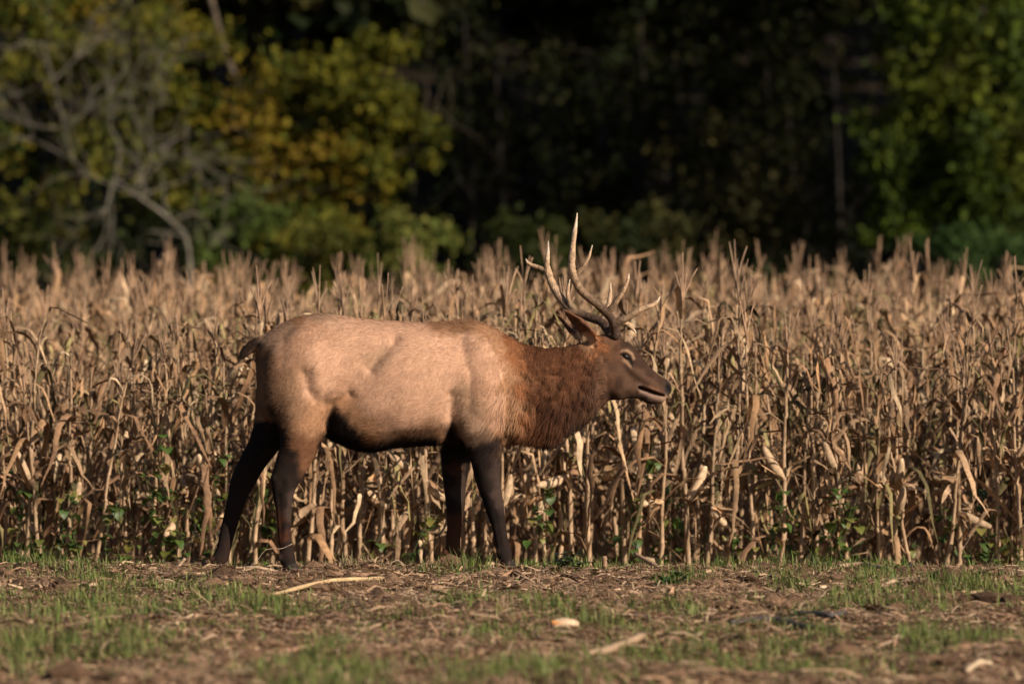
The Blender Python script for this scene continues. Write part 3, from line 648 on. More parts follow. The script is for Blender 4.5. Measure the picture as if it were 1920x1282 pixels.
for k, (x, y) in enumerate(spots):
    lean = CR.normal(0, .055, 2); broken = CR.random() < .03
    if broken: lean = CR.normal(0, .2, 2)
    z = float(gh(x, y)); sc = CR.uniform(.90, 1.11) * (.96 + .16 * float(vnoise(x * .8, y * .5, 88)))
    Mx = Matrix.Translation((x, y, z)) @ Matrix.Rotation(lean[0], 4, 'X') @ Matrix.Rotation(lean[1], 4, 'Y') @ rotz(CR.uniform(0, 6.28)) @ Matrix.Scale(sc, 4)
    pl = plan(CR)
    if k in single:
        root = empty('corn_stalk', (0, 0, 0)); root.matrix_world = Mx
        ne = sum(q[0] == 'ear' for q in pl); tas = any(q[0] == 'tassel' for q in pl); ux = proj(np.array([x, y, .6]))[0]
        zone = next(w for lim, w in ZONES if ux < lim); row = ROWS[min(6, int((y - 2.9) / .76))]
        lab = ('leaning corn stalk' if broken else 'dry corn stalk') + [' lacking ears', ' with one ear', ' with two ears'][ne] + (', tasselled' if tas else ', no tassel')
        tag(root, lab + ', ' + row + ' row, ' + zone, 'corn', 'dry corn stalks in the front rows')
        for kind, vi, m in pl:
            me = {'stem': STEM_ME, 'leaf': LEAF_ME, 'tassel': TASS_ME, 'ear': EAR_ME}[kind][vi]
            o = bpy.data.objects.new(kind, me); COL.objects.link(o); o.parent = root; o.matrix_local = m
    else:
        tint = CR.uniform(.8, 1.2)
        for kind, vi, m in pl:
            if kind == 'stem' and y > 12 and CR.random() < .0: continue
            if kind == 'stem': v_, f_, c_ = STEMS[vi][:3]
            elif kind == 'leaf': v_, f_, c_ = (LEAVES if y < 10 else LEAVES_FAR)[vi]
            else:
                mm = (TASS if kind == 'tassel' else EARSC)[vi]
                v_, f_, c_ = np.vstack(mm.V), mm.F, np.vstack(mm.C)
            A = np.array(Mx @ m); far.add(v_ @ A[:3, :3].T + A[:3, 3], f_, c_ * tint * CR.uniform(.85, 1.15))
tag(far.build('corn_field', M_CORN), 'dry tan standing corn filling the field behind the front rows', 'corn field', kind='stuff')

# green weeds climbing between the stalks
def weed_leaf(rng, s):
    a = np.linspace(0, 1, 6); w = s * .5 * np.sin(np.pi * a ** .75) ** .8 + .001
    c = np.stack([a * s, 0 * a, .10 * s * np.sin(a * 3) - .35 * s * a * a], -1)
    l = c + np.stack([0 * a, w, .25 * w], -1); r = c + np.stack([0 * a, -w, .25 * w], -1)
    V = np.stack([l, c, r], 1).reshape(-1, 3); k = np.arange(5)[:, None] * 3
    return V, [np.vstack([np.hstack([k, k + 1, k + 4, k + 3]), np.hstack([k + 1, k + 2, k + 5, k + 4])])]
WL = []
for q in range(6):
    v_, f_ = weed_leaf(CR, .066); g = np.array([(.06, .105, .02), (.075, .115, .022), (.045, .08, .018), (.12, .13, .028), (.065, .105, .026), (.16, .14, .035)][q])
    m = Mesh(); m.add(v_, f_, g); WL.append(proto('leaf', m, M_WEED))
WEEDS = [(75, 1000, .5), (150, 905, .75), (215, 930, .75), (225, 1010, .4), (100, 930, .6), (480, 860, .7), (380, 945, .5), (1270, 890, .8), (1255, 960, .45), (1590, 935, .6), (1560, 895, .65), (1840, 900, .7), (1850, 985, .45), (1590, 1010, .35), (1500, 960, .4), (1210, 830, .8), (505, 925, .5), (25, 860, .7), (1390, 1000, .3), (320, 800, .85), (1180, 1000, .3), (700, 1010, .3), (1700, 1020, .35), (55, 880, .6), (130, 990, .4), (290, 870, .6), (330, 1000, .4), (420, 830, .6), (1610, 960, .5), (1450, 900, .6), (1890, 1000, .4), (1780, 950, .5), (1290, 930, .6), (1030, 900, .5), (790, 960, .4)]
for q, (px, py, hh) in enumerate(WEEDS):
    Y = 2.95 + CR.uniform(0, 1.0) * (.9 if q % 3 else .35); p = P(px, py, Y); z0 = float(gh(p[0], Y)); H = max(.25, p[2] - z0 + .05)
    root = empty('climbing_weed', (p[0], Y, z0))
    tag(root, ('tall' if H > .75 else 'knee-high' if H > .45 else 'low') + ' green broad-leaved weed between corn stalks, ' + next(w for lim, w in ZONES if px < lim), 'weed', 'green weeds among the front corn')
    t = np.linspace(0, 1, 9); path = np.stack([.06 * np.sin(t * 5 + q), .04 * np.cos(t * 4 + q), t * H - .03], -1)
    V_, F_ = tube(path, .0035 * (1 - .5 * t), 5); m = Mesh(); m.add(V_, F_, (.07, .10, .03)); m.build('stem', M_WEED, root)
    for w in range(int(12 + 26 * H)):
        tt = CR.uniform(.15, 1) ** .7; c = path[int(tt * 8)]; o = bpy.data.objects.new('leaf', WL[int(CR.integers(6))]); COL.objects.link(o); o.parent = root
        o.matrix_local = Matrix.Translation(tuple(c + CR.normal(0, .035, 3) * np.array([1, 1, .5]))) @ rotz(CR.uniform(0, 6.28)) @ Matrix.Rotation(CR.uniform(-.5, .9), 4, 'Y') @ Matrix.Scale(CR.uniform(.55, 1.25), 4)

# ------------------------------------------------------------------ stubble, grass and litter in front
FR = np.random.default_rng(23)
def spread(n, y0=-10.6, y1=.9):
    y = FR.uniform(y0, y1, n); half = 960 / FPX * (y + 40) + 1.3; return FR.uniform(-1, 1, n) * half, y
CLUMPS = [(505, 1160, .30, 1.0), (530, 1140, .25, .7), (1000, 1060, .22, .7), (1085, 1062, .25, .8), (40, 1058, .35, .8), (130, 1075, .3, .4), (850, 1072, .22, .6), (1265, 1092, .16, 1.), (1560, 1065, .4, .5), (1640, 1058, .3, .5), (1830, 1110, .5, .5), (150, 1228, .45, .8), (330, 1250, .3, .4),
          (1490, 1230, .6, .5), (1750, 1215, .5, .5), (1300, 1150, .4, .4), (1120, 1170, .4, .4), (730, 1155, .2, .6), (460, 1062, .2, .3), (900, 1200, .4, .3), (680, 1200, .3, .4), (1350, 1240, .5, .5), (1000, 1260, .5, .4), (1480, 1058, .3, .45), (1380, 1062, .3, .4), (250, 1065, .3, .4)]
def ground_at(px, py):
    d = ray(px, py); z = 0.0
    for k in range(6):
        p = CAM + d * ((z - CAM[2]) / d[2]); z = float(gh(p[0], min(p[1], .3)))
    p[1] = min(p[1], .3); p[2] = float(gh(p[0], p[1])); return p
CXY = [(ground_at(a, b), r, w) for a, b, r, w in CLUMPS]
def gmask(x, y):
    m = .62 * sstep(.52, .72, vnoise(x * 1.1 + 3, y * .45, 61) * .6 + vnoise(x * 3.3, y * 1.4, 62) * .4) + .03
    for p, r, w in CXY: m = np.maximum(m, w * 1.6 * np.exp(-((x - p[0]) / r) ** 2 - ((y - p[1]) / (r * 2.2)) ** 2))
    edge = np.exp(-((y - .2) / .3) ** 2); m = np.maximum(m, .3 * edge)
    return np.clip(m * (.35 + 1.3 * sstep(.3, .7, vnoise(x * 4.5, y * 2.5, 65))), 0, 1.5)
def blades(name, n, hmin, hmax, wd, cols, maskf, label, cat, flop=.6):
    x, y = spread(n * 3); k = FR.random(n * 3) < maskf(x, y); x, y = x[k][:n], y[k][:n]; n = len(x)
    x = x + FR.normal(0, .012, n); z = gh(x, y) - .006
    h = hmin + (hmax - hmin) * FR.random(n) ** 1.7 * (.55 + .9 * vnoise(x * 7, y * 4, 71)) * (.6 + .6 * maskf(x, y)); a = FR.uniform(0, 6.28, n); ln = FR.uniform(.1, 1, n) * flop
    d = np.stack([np.cos(a), np.sin(a), 0 * a], -1); s = np.stack([-np.sin(a), np.cos(a), 0 * a], -1) * (wd * FR.uniform(.6, 1.3, n))[:, None]
    up = np.array([0, 0, 1.0]); p0 = np.stack([x, y, z], -1)
    p1 = p0 + up * (h * .55)[:, None] + d * (h * ln * .3)[:, None]; p2 = p0 + up * (h * (1 - .35 * ln))[:, None] + d * (h * ln * 1.0)[:, None]
    V = np.stack([p0 - s, p0 + s, p1 + s * .8, p1 - s * .8, p2], 1).reshape(-1, 3); q = np.arange(n)[:, None] * 5
    c = np.array(cols)[FR.integers(len(cols), size=n)] * FR.uniform(.7, 1.25, n)[:, None]
    return tag(mk(name, V, [np.hstack([q, q + 1, q + 2, q + 3]), np.hstack([q + 3, q + 2, q + 4])], M_GRASS, None, np.repeat(c, 5, 0)), label, cat, kind='stuff')
GREEN = [(.11, .155, .032), (.15, .19, .045), (.08, .12, .025), (.22, .22, .075), (.17, .165, .06)]
blades('grass', 56000, .02, .12, .0034, GREEN, gmask, 'short green grass sprouting in patches over the stubble', 'grass', 1.25)
blades('dry_grass', 54000, .02, .075, .0022, [(.42, .29, .17), (.32, .21, .12), (.24, .15, .085), (.48, .35, .22)], lambda x, y: .4 + .5 * np.exp(-((y - .15) / .4) ** 2), 'dead straw coloured grass wisps over the stubble ground', 'dry grass', 1.1)
# chopped leaves and straw lying flat
n = 105000; x, y = spread(n); kp = FR.random(n) < .25 + .9 * sstep(.3, .65, vnoise(x * 1.6, y * .8, 68)); x, y = x[kp], y[kp]; n = len(x); a = FR.uniform(0, 3.14, n); L = FR.gamma(1.7, .017, n) + .008; w = FR.uniform(.0015, .0055, n) * (1 + 1.0 * (FR.random(n) < .15))
d = np.stack([np.cos(a), np.sin(a), FR.normal(0, .22, n)], -1); s = np.stack([-np.sin(a), np.cos(a), FR.normal(0, .5, n)], -1)
c = np.stack([x, y, gh(x, y) + .006 + .012 * FR.random(n)], -1)
A = c - d * L[:, None]; Bb = c + d * L[:, None]; mid = c + np.stack([0 * x, 0 * x, FR.uniform(-.2, .6, n) * L * .5], -1); s = s * w[:, None]
V = np.stack([A - s * .6, A + s * .6, mid + s, mid - s, Bb + s * .5, Bb - s * .5], 1).reshape(-1, 3); q = np.arange(n)[:, None] * 6
cols = np.array([(.40, .27, .17), (.30, .19, .115), (.18, .105, .065), (.40, .28, .18), (.12, .07, .045), (.34, .20, .12)])[FR.integers(6, size=n)] * FR.uniform(.6, 1.2, n)[:, None]
tag(mk('crop_litter', V, [np.hstack([q, q + 1, q + 2, q + 3]), np.hstack([q + 3, q + 2, q + 4, q + 5])], M_LITTER, None, np.repeat(cols, 6, 0)), 'chopped dry corn leaves and straw scattered over bare soil', 'litter', kind='stuff')
# clods
n = 15000; x, y = spread(n); r = FR.gamma(2.0, .007, n) + .005
ico = np.array([(0, 0, 1), (.894, 0, .447), (.276, .851, .447), (-.724, .526, .447), (-.724, -.526, .447), (.276, -.851, .447), (.724, .526, -.447), (-.276, .851, -.447), (-.894, 0, -.447), (-.276, -.851, -.447), (.724, -.526, -.447), (0, 0, -1)])
icf = np.array([(0, 1, 2), (0, 2, 3), (0, 3, 4), (0, 4, 5), (0, 5, 1), (1, 6, 2), (2, 7, 3), (3, 8, 4), (4, 9, 5), (5, 10, 1), (2, 6, 7), (3, 7, 8), (4, 8, 9), (5, 9, 10), (1, 10, 6), (11, 7, 6), (11, 8, 7), (11, 9, 8), (11, 10, 9), (11, 6, 10)])
V = np.stack([x, y, gh(x, y)], -1)[:, None] + ico[None] * (r[:, None] * FR.uniform(.7, 1.4, (n, 12)))[:, :, None] * np.array([1.25, 1.1, .75])
cc = np.array((.11, .066, .04)) * FR.uniform(.55, 1.5, n)[:, None]
tag(mk('soil_clods', V.reshape(-1, 3), (icf[None] + np.arange(n)[:, None, None] * 12).reshape(-1, 3), M_CLOD, None, np.repeat(cc, 12, 0), False), 'crumbled brown soil clods between the grass patches', 'soil', kind='stuff')

# single pieces of stalk, husk and twig that can be picked out
def piece(name, label, cat, pts, rpx, col, lift=.012, flat=1.0, Y=None, nodes=True, group=None):
    g0 = ground_at(*pts[0]) if Y is None else P(*pts[0], Y)
    c = []
    for k, (a, b) in enumerate(pts):
        if Y is None: p = ground_at(a, b); p[2] += lift
        else: p = P(a, b, Y if np.isscalar(Y) else Y[k])
        c.append(p)
    c = spline(np.array(c), 14); root = c.mean(0)
    r = np.interp(np.linspace(0, 1, 14), np.linspace(0, 1, len(rpx)), rpx) / 320
    r = r * (1 + (.18 * (np.arange(14) % 5 == 2) if nodes else 0) + .08 * FR.normal(0, 1, 14))
    V, F = tube(c - root, r, 8, True, r * flat); C = np.array(col) * (1 + .18 * (vnoise(V[:, 0] * 30, V[:, 2] * 30 + V[:, 1] * 20, 77)[:, None] - .5) * 2)
    m = Mesh(); m.add(V, F, C); o = m.build(name, M_STEM); o.location = root
    return tag(o, label, cat, group)
piece('stalk_piece', 'long pale straw-yellow stalk lying on soil behind the bright grass clump', 'stalk', [(508, 1120), (615, 1105), (718, 1086)], (3.4, 3.8, 4.2), (.42, .29, .155), .015)
piece('stalk_piece', 'dark brown broken stalk lying between the hind hooves', 'stalk', [(300, 1083), (360, 1088), (425, 1092)], (4, 5, 4), (.14, .08, .05), .02)
piece('stalk_piece', 'reddish brown stalk on the ground just in front of the hind hooves', 'stalk', [(330, 1104), (420, 1098), (475, 1090)], (3.5, 4.5, 4), (.22, .12, .075), .015)
piece('stalk_piece', 'weathered brown stalk lying below the elk belly', 'stalk', [(540, 1075), (610, 1079), (692, 1083)], (4, 5, 4), (.24, .14, .085), .02)
piece('stalk_piece', 'grey brown stalk stub propped at a slant above the grassy bank', 'stalk', [(1190, 1037), (1222, 1056), (1252, 1078)], (3.5, 4.5, 5), (.27, .17, .11), Y=(.1, .0, -.15))
piece('stalk_stub', 'short upright cut stalk stub beside a dark leafy weed', 'stub', [(1133, 1042), (1134, 1060), (1136, 1082)], (4.6, 4.8, 5), (.30, .17, .105), Y=-.2)
piece('stalk_piece', 'pale cornstalk lying along the bank edge beside leaning dark stub', 'stalk', [(1572, 1067), (1620, 1070), (1672, 1073)], (4, 5, 4.2), (.36, .25, .15), .02)
piece('stalk_stub', 'dark split stalk stub leaning out of the soil by the bank', 'stub', [(1680, 1088), (1695, 1072), (1710, 1054)], (5.5, 5, 3.5), (.06, .04, .03), Y=-.3)
piece('husk_piece', 'small cream coloured flat husk lying alone on brown soil', 'husk', [(1514, 1112), (1540, 1113), (1566, 1112)], (3, 6, 3.5), (.50, .37, .23), .015, .35, nodes=False)
piece('husk_piece', 'pale tan husk strip lying at the foot of the grassy bank', 'husk', [(1386, 1078), (1420, 1077), (1462, 1086)], (3, 5.5, 3), (.42, .29, .18), .018, .4, nodes=False)
piece('husk_piece', 'small tan husk strip lying left of the corn cob', 'husk', [(993, 1150), (1025, 1153), (1058, 1152)], (3, 5, 3), (.36, .24, .145), .015, .4, nodes=False)
piece('stalk_piece', 'blurred tan stalk lying aslant in the grass below the cob', 'stalk', [(1105, 1238), (1150, 1220), (1205, 1198)], (5.5, 6.5, 5.5), (.36, .24, .15), .025)
piece('stalk_piece', 'blurred brown stalk lying in grass in front of the bright clump', 'stalk', [(520, 1232), (570, 1222), (628, 1212)], (5, 6, 5), (.25, .14, .09), .02)
piece('fallen_branch', 'blackish crooked branch lying on the soil', 'branch', [(1370, 1172), (1440, 1178), (1500, 1186), (1565, 1190)], (5, 7, 7, 5), (.045, .035, .032), .03, nodes=False)
piece('fallen_branch', 'short dark forked twig lying above the crooked branch', 'branch', [(1495, 1157), (1525, 1163), (1560, 1160), (1585, 1166)], (3, 5, 5, 3), (.06, .05, .048), .03, nodes=False)
piece('stalk_stub', 'pale slanting cut stub standing behind the far hind hoof', 'stub', [(320, 1078), (334, 1062), (347, 1046)], (3, 3, 3), (.44, .31, .20), Y=-.1)
piece('stalk_stub', 'tiny bleached stub standing beside the far hind hoof', 'stub', [(403, 1079), (408, 1074), (413, 1068)], (2, 2.2, 2), (.6, .47, .36), Y=-.25)
piece('dry_twig', 'thin bleached twig arching up in front of the near hind leg', 'twig', [(465, 1064), (482, 1050), (496, 1032), (510, 1028), (528, 1028), (548, 1019)], (.55, .55, .5, .5, .7, .5), (.40, .30, .22), Y=-.42, nodes=False)
piece('dry_twig', 'thin looped straw standing on the bank below the elk chest', 'twig', [(727, 1068), (733, 1056), (745, 1050), (755, 1056)], (.9, 1, 1, .8), (.48, .36, .25), Y=-.1, nodes=False)
piece('husk_piece', 'orange brown husk scrap lying by itself on dark soil', 'husk', [(808, 1146), (820, 1143), (834, 1146)], (3, 6, 3), (.48, .20, .09), .02, .6, nodes=False)
piece('stalk_piece', 'thin brown stalk lying in front of the near fore hoof', 'stalk', [(935, 1086), (965, 1085), (1000, 1087)], (3, 3.6, 3), (.30, .17, .10), .015)
piece('stalk_piece', 'short tan stalk lying in blurred grass past the crooked branch', 'stalk', [(1812, 1250), (1835, 1245), (1858, 1238)], (4, 5, 4), (.42, .31, .2), .02)
# corn cob with a torn husk
p = ground_at(1058, 1182); cob = empty('corn_cob', p + np.array([0, 0, .028]), .3)
tag(cob, 'pale husked corn cob lying on grassy stubble with orange kernels showing', 'corn cob')
t = np.linspace(0, 1, 10); V, F = tube(np.stack([(t - .5) * .14, 0 * t, .006 * np.sin(t * 3)], -1), .036 * np.sin(np.pi * np.clip(.12 + .76 * t, 0, 1)) ** .55, 12)
m = Mesh(); m.add(V, F, np.array([.52, .37, .24]) * (1 + .12 * FR.normal(0, 1, (len(V), 1)))); m.build('husk', M_CORN, cob)
km = Mesh(); 
for a in range(7):
    for b in range(5):
        c0 = np.array([-.065 + a * .011, -.022 + .010 * b - .006, .030 - .006 * abs(b - 2) - .002 * abs(a - 3)]); km.add(ico * np.array([.0062, .0058, .006]) + c0, [icf], np.array([.55, .22, .05]) * FR.uniform(.7, 1.2))
km.build('kernels', M_STEM, cob)
# low dark weeds in the stubble
def leafy(name, label, px, py, H, n, cols, Y=None):
    p = ground_at(px, py) if Y is None else np.array([P(px, py, Y)[0], Y, gh(P(px, py, Y)[0], Y)]); root = empty(name, p); tag(root, label, 'weed')
    st = Mesh()
    for k in range(4):
        a = FR.uniform(0, 6.28); t = np.linspace(0, 1, 6); V, F = tube(np.stack([np.cos(a) * .06 * t, np.sin(a) * .06 * t, H * .8 * t - .01], -1), .0028, 4); st.add(V, F, np.array(cols[0]) * .8)
    st.build('stem', M_WEED, root)
    for k in range(n):
        v_, f_ = weed_leaf(FR, FR.uniform(.03, .055)); m = Mesh(); m.add(v_, f_, np.array(cols[k % len(cols)]) * FR.uniform(.7, 1.2))
        o = m.build('leaf', M_WEED, root); o.matrix_local = Matrix.Translation((FR.normal(0, .055), FR.normal(0, .05), FR.uniform(.1, 1) * H)) @ rotz(FR.uniform(0, 6.28)) @ Matrix.Rotation(FR.uniform(-.7, .6), 4, 'Y')
leafy('low_weed', 'dark green leafy weed on the bank beside the upright stub', 1066, 1080, .10, 40, [(.025, .04, .018), (.035, .055, .02), (.02, .03, .018)])
leafy('low_weed', 'mid green leafy weed under the slanting propped stub', 1262, 1098, .075, 34, [(.06, .10, .025), (.08, .12, .03), (.045, .08, .02)])
leafy('low_weed', 'small dull green weed beside the crooked dark branch', 1480, 1170, .06, 22, [(.045, .07, .022), (.06, .09, .03)])
# tall single grass tufts on the skyline of the bank
def tuft(px, label, n, H, col, Y=.35):
    x = P(px, 1060, Y)[0]; root = empty('grass_tuft', (x, Y, float(gh(x, Y)))); tag(root, label, 'grass', 'tall grass tufts on the bank')
    for k in range(n):
        a = FR.uniform(0, 6.28); h = H * FR.uniform(.5, 1.1); ln = FR.uniform(.1, .7); t = np.linspace(0, 1, 5); w = .0042 * (1 - t ** 2) + .0003
        c = np.stack([np.cos(a) * h * ln * t ** 1.8, np.sin(a) * h * ln * t ** 1.8, h * (t - .35 * ln * t * t) - .005], -1); s = np.array([-np.sin(a), np.cos(a), 0]) * w[:, None]
        V = np.stack([c - s, c + s], 1).reshape(-1, 3) + np.array([FR.normal(0, .02), FR.normal(0, .02), 0]); q = np.arange(4)[:, None] * 2
        mk('blade', V, np.hstack([q, q + 1, q + 3, q + 2]), M_GRASS, root, np.array(col) * FR.uniform(.7, 1.25))
G1 = (.12, .18, .04); G2 = (.13, .195, .04)
for px, n, H, c in ((38, 12, .19, (.07, .13, .03)), (20, 8, .14, G1), (1000, 12, .10, G1), (1025, 10, .11, G1), (1075, 14, .11, (.09, .16, .03)), (1180, 10, .09, G1), (1345, 10, .10, G1), (1455, 9, .13, (.13, .16, .06)), (1530, 12, .17, (.11, .15, .04)), (1640, 12, .12, G1), (1665, 9, .10, G1), (1410, 8, .10, (.2, .17, .09)), (860, 11, .08, G1), (760, 9, .08, (.11, .16, .05)), (1865, 9, .12, (.15, .16, .07)), (300, 8, .10, G1), (230, 8, .08, G1), (645, 7, .13, (.22, .2, .1)), (1780, 8, .10, (.2, .17, .09)), (1045, 14, .11, G2), (1100, 14, .10, G2), (985, 12, .09, G2), (1560, 12, .11, G2), (1600, 10, .10, G2), (1690, 11, .10, G2), (1235, 11, .08, G2), (1285, 9, .08, G2), (830, 12, .09, G2), (880, 12, .10, G2), (800, 9, .07, G2), (75, 12, .13, G2), (110, 12, .10, G2), (160, 9, .08, G2), (500, 10, .07, G2), (385, 9, .08, G2), (560, 8, .06, G2), (1820, 9, .09, G2)):
    tuft(px, 'green grass tuft standing up along the top of the bank' if c[0] < .14 else 'yellowing grass tuft standing up along the top of the bank', n, H, c, FR.uniform(-.15, .2))

# ------------------------------------------------------------------ the wood behind the field
TR = np.random.default_rng(5)
def leaf_cloud(blobs, cols, size, seed, cut=.0):
    """blobs rows: centre xyz, radii xyz, number of leaves"""
    rng = np.random.default_rng(seed); P0 = []
    for b in blobs:
        n = int(b[6]); nc = max(5, n // 60)
        d = rng.normal(0, 1, (nc, 3)); d /= np.linalg.norm(d, axis=1)[:, None]; cc = d * (rng.random(nc) ** .4)[:, None] * np.array(b[3:6])
        k = rng.integers(nc, size=n); P0.append(np.array(b[:3]) + cc[k] + rng.normal(0, .12, (n, 3)) * np.array(b[3:6]) + rng.normal(0, .05, (n, 3)))
    p = np.vstack(P0); n = len(p); s = size * rng.uniform(.55, 1.3, n)
    a = rng.uniform(0, 6.28, n); tilt = rng.normal(.6, .5, n)
    d = np.stack([np.cos(a) * np.cos(tilt), np.sin(a) * np.cos(tilt), -np.sin(tilt)], -1)
    r = rng.normal(0, 1, (n, 3)); w = np.cross(d, r); w /= np.linalg.norm(w, axis=1)[:, None] + 1e-9; nn = np.cross(w, d)
    s = s[:, None]
    V = np.stack([p - d * s * .5, p + w * s * .36 + nn * s * .1, p + d * s * .55, p - w * s * .36 + nn * s * .1], 1).reshape(-1, 3)
    q = np.arange(n)[:, None] * 4
    F = np.vstack([np.hstack([q, q + 1, q + 2]), np.hstack([q, q + 2, q + 3])])
    hue = vnoise(p[:, 0] * 1.1 + seed, p[:, 2] * 1.1 + p[:, 1] * .6, seed); cols = np.array(cols); m = len(cols)
    idx = np.clip((hue * 1.25 - .12) * m + rng.normal(0, .55, n), 0, m - 1).astype(int)
    return V, [F], np.repeat(cols[idx] * rng.uniform(.65, 1.3, n)[:, None], 4, 0)
def limb(m, pts, r0, r1, col, n=7):
    pts = spline(np.array(pts, float), max(8, len(pts) * 4)); t = np.linspace(0, 1, len(pts))
    V, F = tube(pts, r0 * (1 - t) + r1 * t, n); m.add(V, F, np.array(col) * (1 + .5 * (vnoise(V[:, 2] * 4, V[:, 0] * 4, 3)[:, None] - .5)))
def twigs(m, rng, a, d, L, r, col, depth):
    k = 4; p = [np.array(a, float)]; d = np.array(d, float)
    for q in range(k):
        d = d + rng.normal(0, .28, 3); d /= np.linalg.norm(d); p.append(p[-1] + d * L / k)
    limb(m, p, r, r * .45, col, 5 if depth < 2 else 6)
    if depth:
        for q in range(3):
            s = p[int(rng.integers(2, k + 1))]; twigs(m, rng, s, d + rng.normal(0, .75, 3), L * rng.uniform(.55, .8), r * .5, col, depth - 1)
def tree(name, label, base, limbs, barkcol, blobs, cols, size, seed, group=None, cat='tree', twig=0, twigcol=None):
    """limbs: list of (points, r0, r1), all in world metres"""
    base = np.array(base, float); root = empty(name, base); tag(root, label, cat, group)
    trunk = None; rng = np.random.default_rng(seed)
    for pts, r0, r1 in limbs:
        m = Mesh()
        pts = np.array(pts, float) - base; limb(m, pts, r0, r1, barkcol, 9 if r0 > .05 else 6)
        if twig:
            for q in range(twig):
                s = pts[int(rng.integers(1, len(pts)))]; d = pts[-1] - pts[0]; d /= np.linalg.norm(d)
                twigs(m, rng, s, d + rng.normal(0, .7, 3), rng.uniform(.5, 1.1), r1 * .6 + .003, twigcol or barkcol, 1)
        o = m.build('branch' if trunk else 'trunk', M_BARK, trunk or root); trunk = trunk or o
    if blobs:
        b = np.array(blobs, float); b[:, :3] -= base; b[:, 6] *= 1.6 if size < .1 else 1.05 if size < .125 else 1; V, F, C = leaf_cloud(b, cols, size, seed)
        c = Mesh(); c.add(V, F, C); c.build('crown', M_LEAF, root, False)
    return root
def BL(px, py, Y, rx, rz, n, ry=None):
    """a leaf mass centred at a picture position and depth, radii in metres"""
    p = P(px, py, Y); return (p[0], p[1], p[2], rx, ry or rx * .9, rz, n)
def gp(px, Y):
    x = P(px, 400, Y)[0]; return np.array([x, Y, float(gh(x, Y)) - .05])
PALEB = (.14, .125, .10); DARKB = (.026, .021, .018)
YEL = [(.065, .07, .008), (.105, .098, .009), (.048, .058, .008), (.13, .105, .009), (.135, .09, .009), (.075, .084, .009)]
OLV = [(.055, .062, .011), (.085, .085, .014), (.115, .105, .014), (.055, .08, .013), (.15, .12, .014)]
GRN = [(.030, .050, .006), (.047, .072, .007), (.022, .038, .006), (.068, .086, .008), (.052, .064, .007)]
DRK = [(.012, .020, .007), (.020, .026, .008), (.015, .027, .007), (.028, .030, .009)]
YGR = [(.085, .10, .02), (.11, .12, .025), (.07, .095, .018), (.13, .13, .03)]

Y = 38.7
b = gp(360, Y)
def W3(*pts): return [P(x, y, Y + dy) for x, y, dy in pts]
tree('bare_branched_tree', 'spreading tree with pale bare crooked branches and sparse olive leaves', b, [
    ([b] + W3((355, 480, 0), (320, 415, 0), (262, 370, -.1), (215, 335, -.1)),   0.0261, 0.0105),
    (W3((262, 370, -.1), (255, 350, -.2), (285, 285, -.2), (262, 240, -.2), (235, 160, -.2)), 0.0100, 0.0045),
    (W3((140, 305, .2), (120, 240, .1), (100, 150, 0), (80, 80, 0)), 0.0107, 0.0045), (W3((120, 245, .1), (165, 205, .1), (205, 175, .2)), 0.0092, 0.0045),
    (W3((215, 335, -.1), (200, 390, -.2), (196, 440, -.2), (172, 480, -.3)), 0.0107, 0.0053), (W3((262, 370, 0), (170, 330, .2), (140, 305, .2), (60, 262, .3), (-40, 250, .3)), 0.0107, 0.0045),
    (W3((285, 285, -.2), (340, 255, -.2), (352, 235, -.2), (348, 280, -.2), (355, 300, -.2), (420, 330, -.1)), 0.0092, 0.0045), (W3((300, 205, 0), (305, 170, 0), (270, 165, 0)), 0.0077, 0.0045),
    (W3((320, 415, .1), (370, 400, .3), (400, 440, .3)), 0.0107, 0.0053), (W3((100, 150, 0), (140, 110, .1), (175, 30, .2)), 0.0084, 0.0045), (W3((215, 335, 0), (225, 280, .1), (205, 230, .2), (210, 180, .2)), 0.0100, 0.0045), (W3((120, 240, .1), (60, 235, .1), (10, 200, .2)), 0.0084, 0.0045)],
    PALEB, [BL(60, 130, Y + 1.2, 1.0, .9, 900), BL(180, 60, Y + 1.4, 1.2, .8, 1000), BL(230, 180, Y + 1.5, 1.2, 1.0, 800), BL(40, 380, Y + 1.5, 1.0, .9, 500), BL(150, 300, Y + 1.6, 1.1, .9, 500), BL(320, 220, Y + 1.4, 1.0, 1.0, 900), BL(400, 300, Y + 1.3, .8, .9, 700), BL(20, 230, Y + 1.3, .9, .9, 500), BL(130, -120, Y + 1.5, 2.2, 1.2, 1400)], OLV, .105, 101, twig=6, twigcol=PALEB)
Y = 40.2
b = gp(600, Y)
tree('yellow_tree', 'autumn tree with yellow and orange leaves leaning toward the dark wood', b, [
    ([b] + W3((590, 470, 0), (560, 380, .1), (500, 260, .2), (430, 120, .3), (380, -60, .3)), .08, .03), (W3((575, 420, 0), (640, 330, -.1), (690, 230, -.2), (720, 130, -.2)), .04, .012), (W3((640, 330, -.1), (720, 300, -.2), (790, 270, -.3)), .022, .008), (W3((530, 310, .2), (470, 330, 0), (400, 300, -.2)), .025, .01)],
    (.09, .07, .05), [BL(270, 60, Y, 1.2, .55, 1100), BL(440, 190, Y, 1.0, .75, 1100), BL(540, 220, Y - .1, 1.0, .8, 1200), BL(690, 150, Y - .2, .75, .6, 900), BL(640, 180, Y - .2, .8, .7, 900), BL(740, 260, Y - .2, .55, .4, 650), BL(620, 290, Y - .1, 1.0, .65, 1100), BL(500, 330, Y, .9, .7, 900), BL(680, 310, Y - .1, .7, .5, 700), BL(740, 320, Y - .1, .35, .5, 350), BL(560, 400, Y, .9, .5, 700), BL(420, 420, Y + .3, .9, .6, 600)], YEL, .105, 102, twig=3)
Y = 41.0
b = gp(1800, Y)
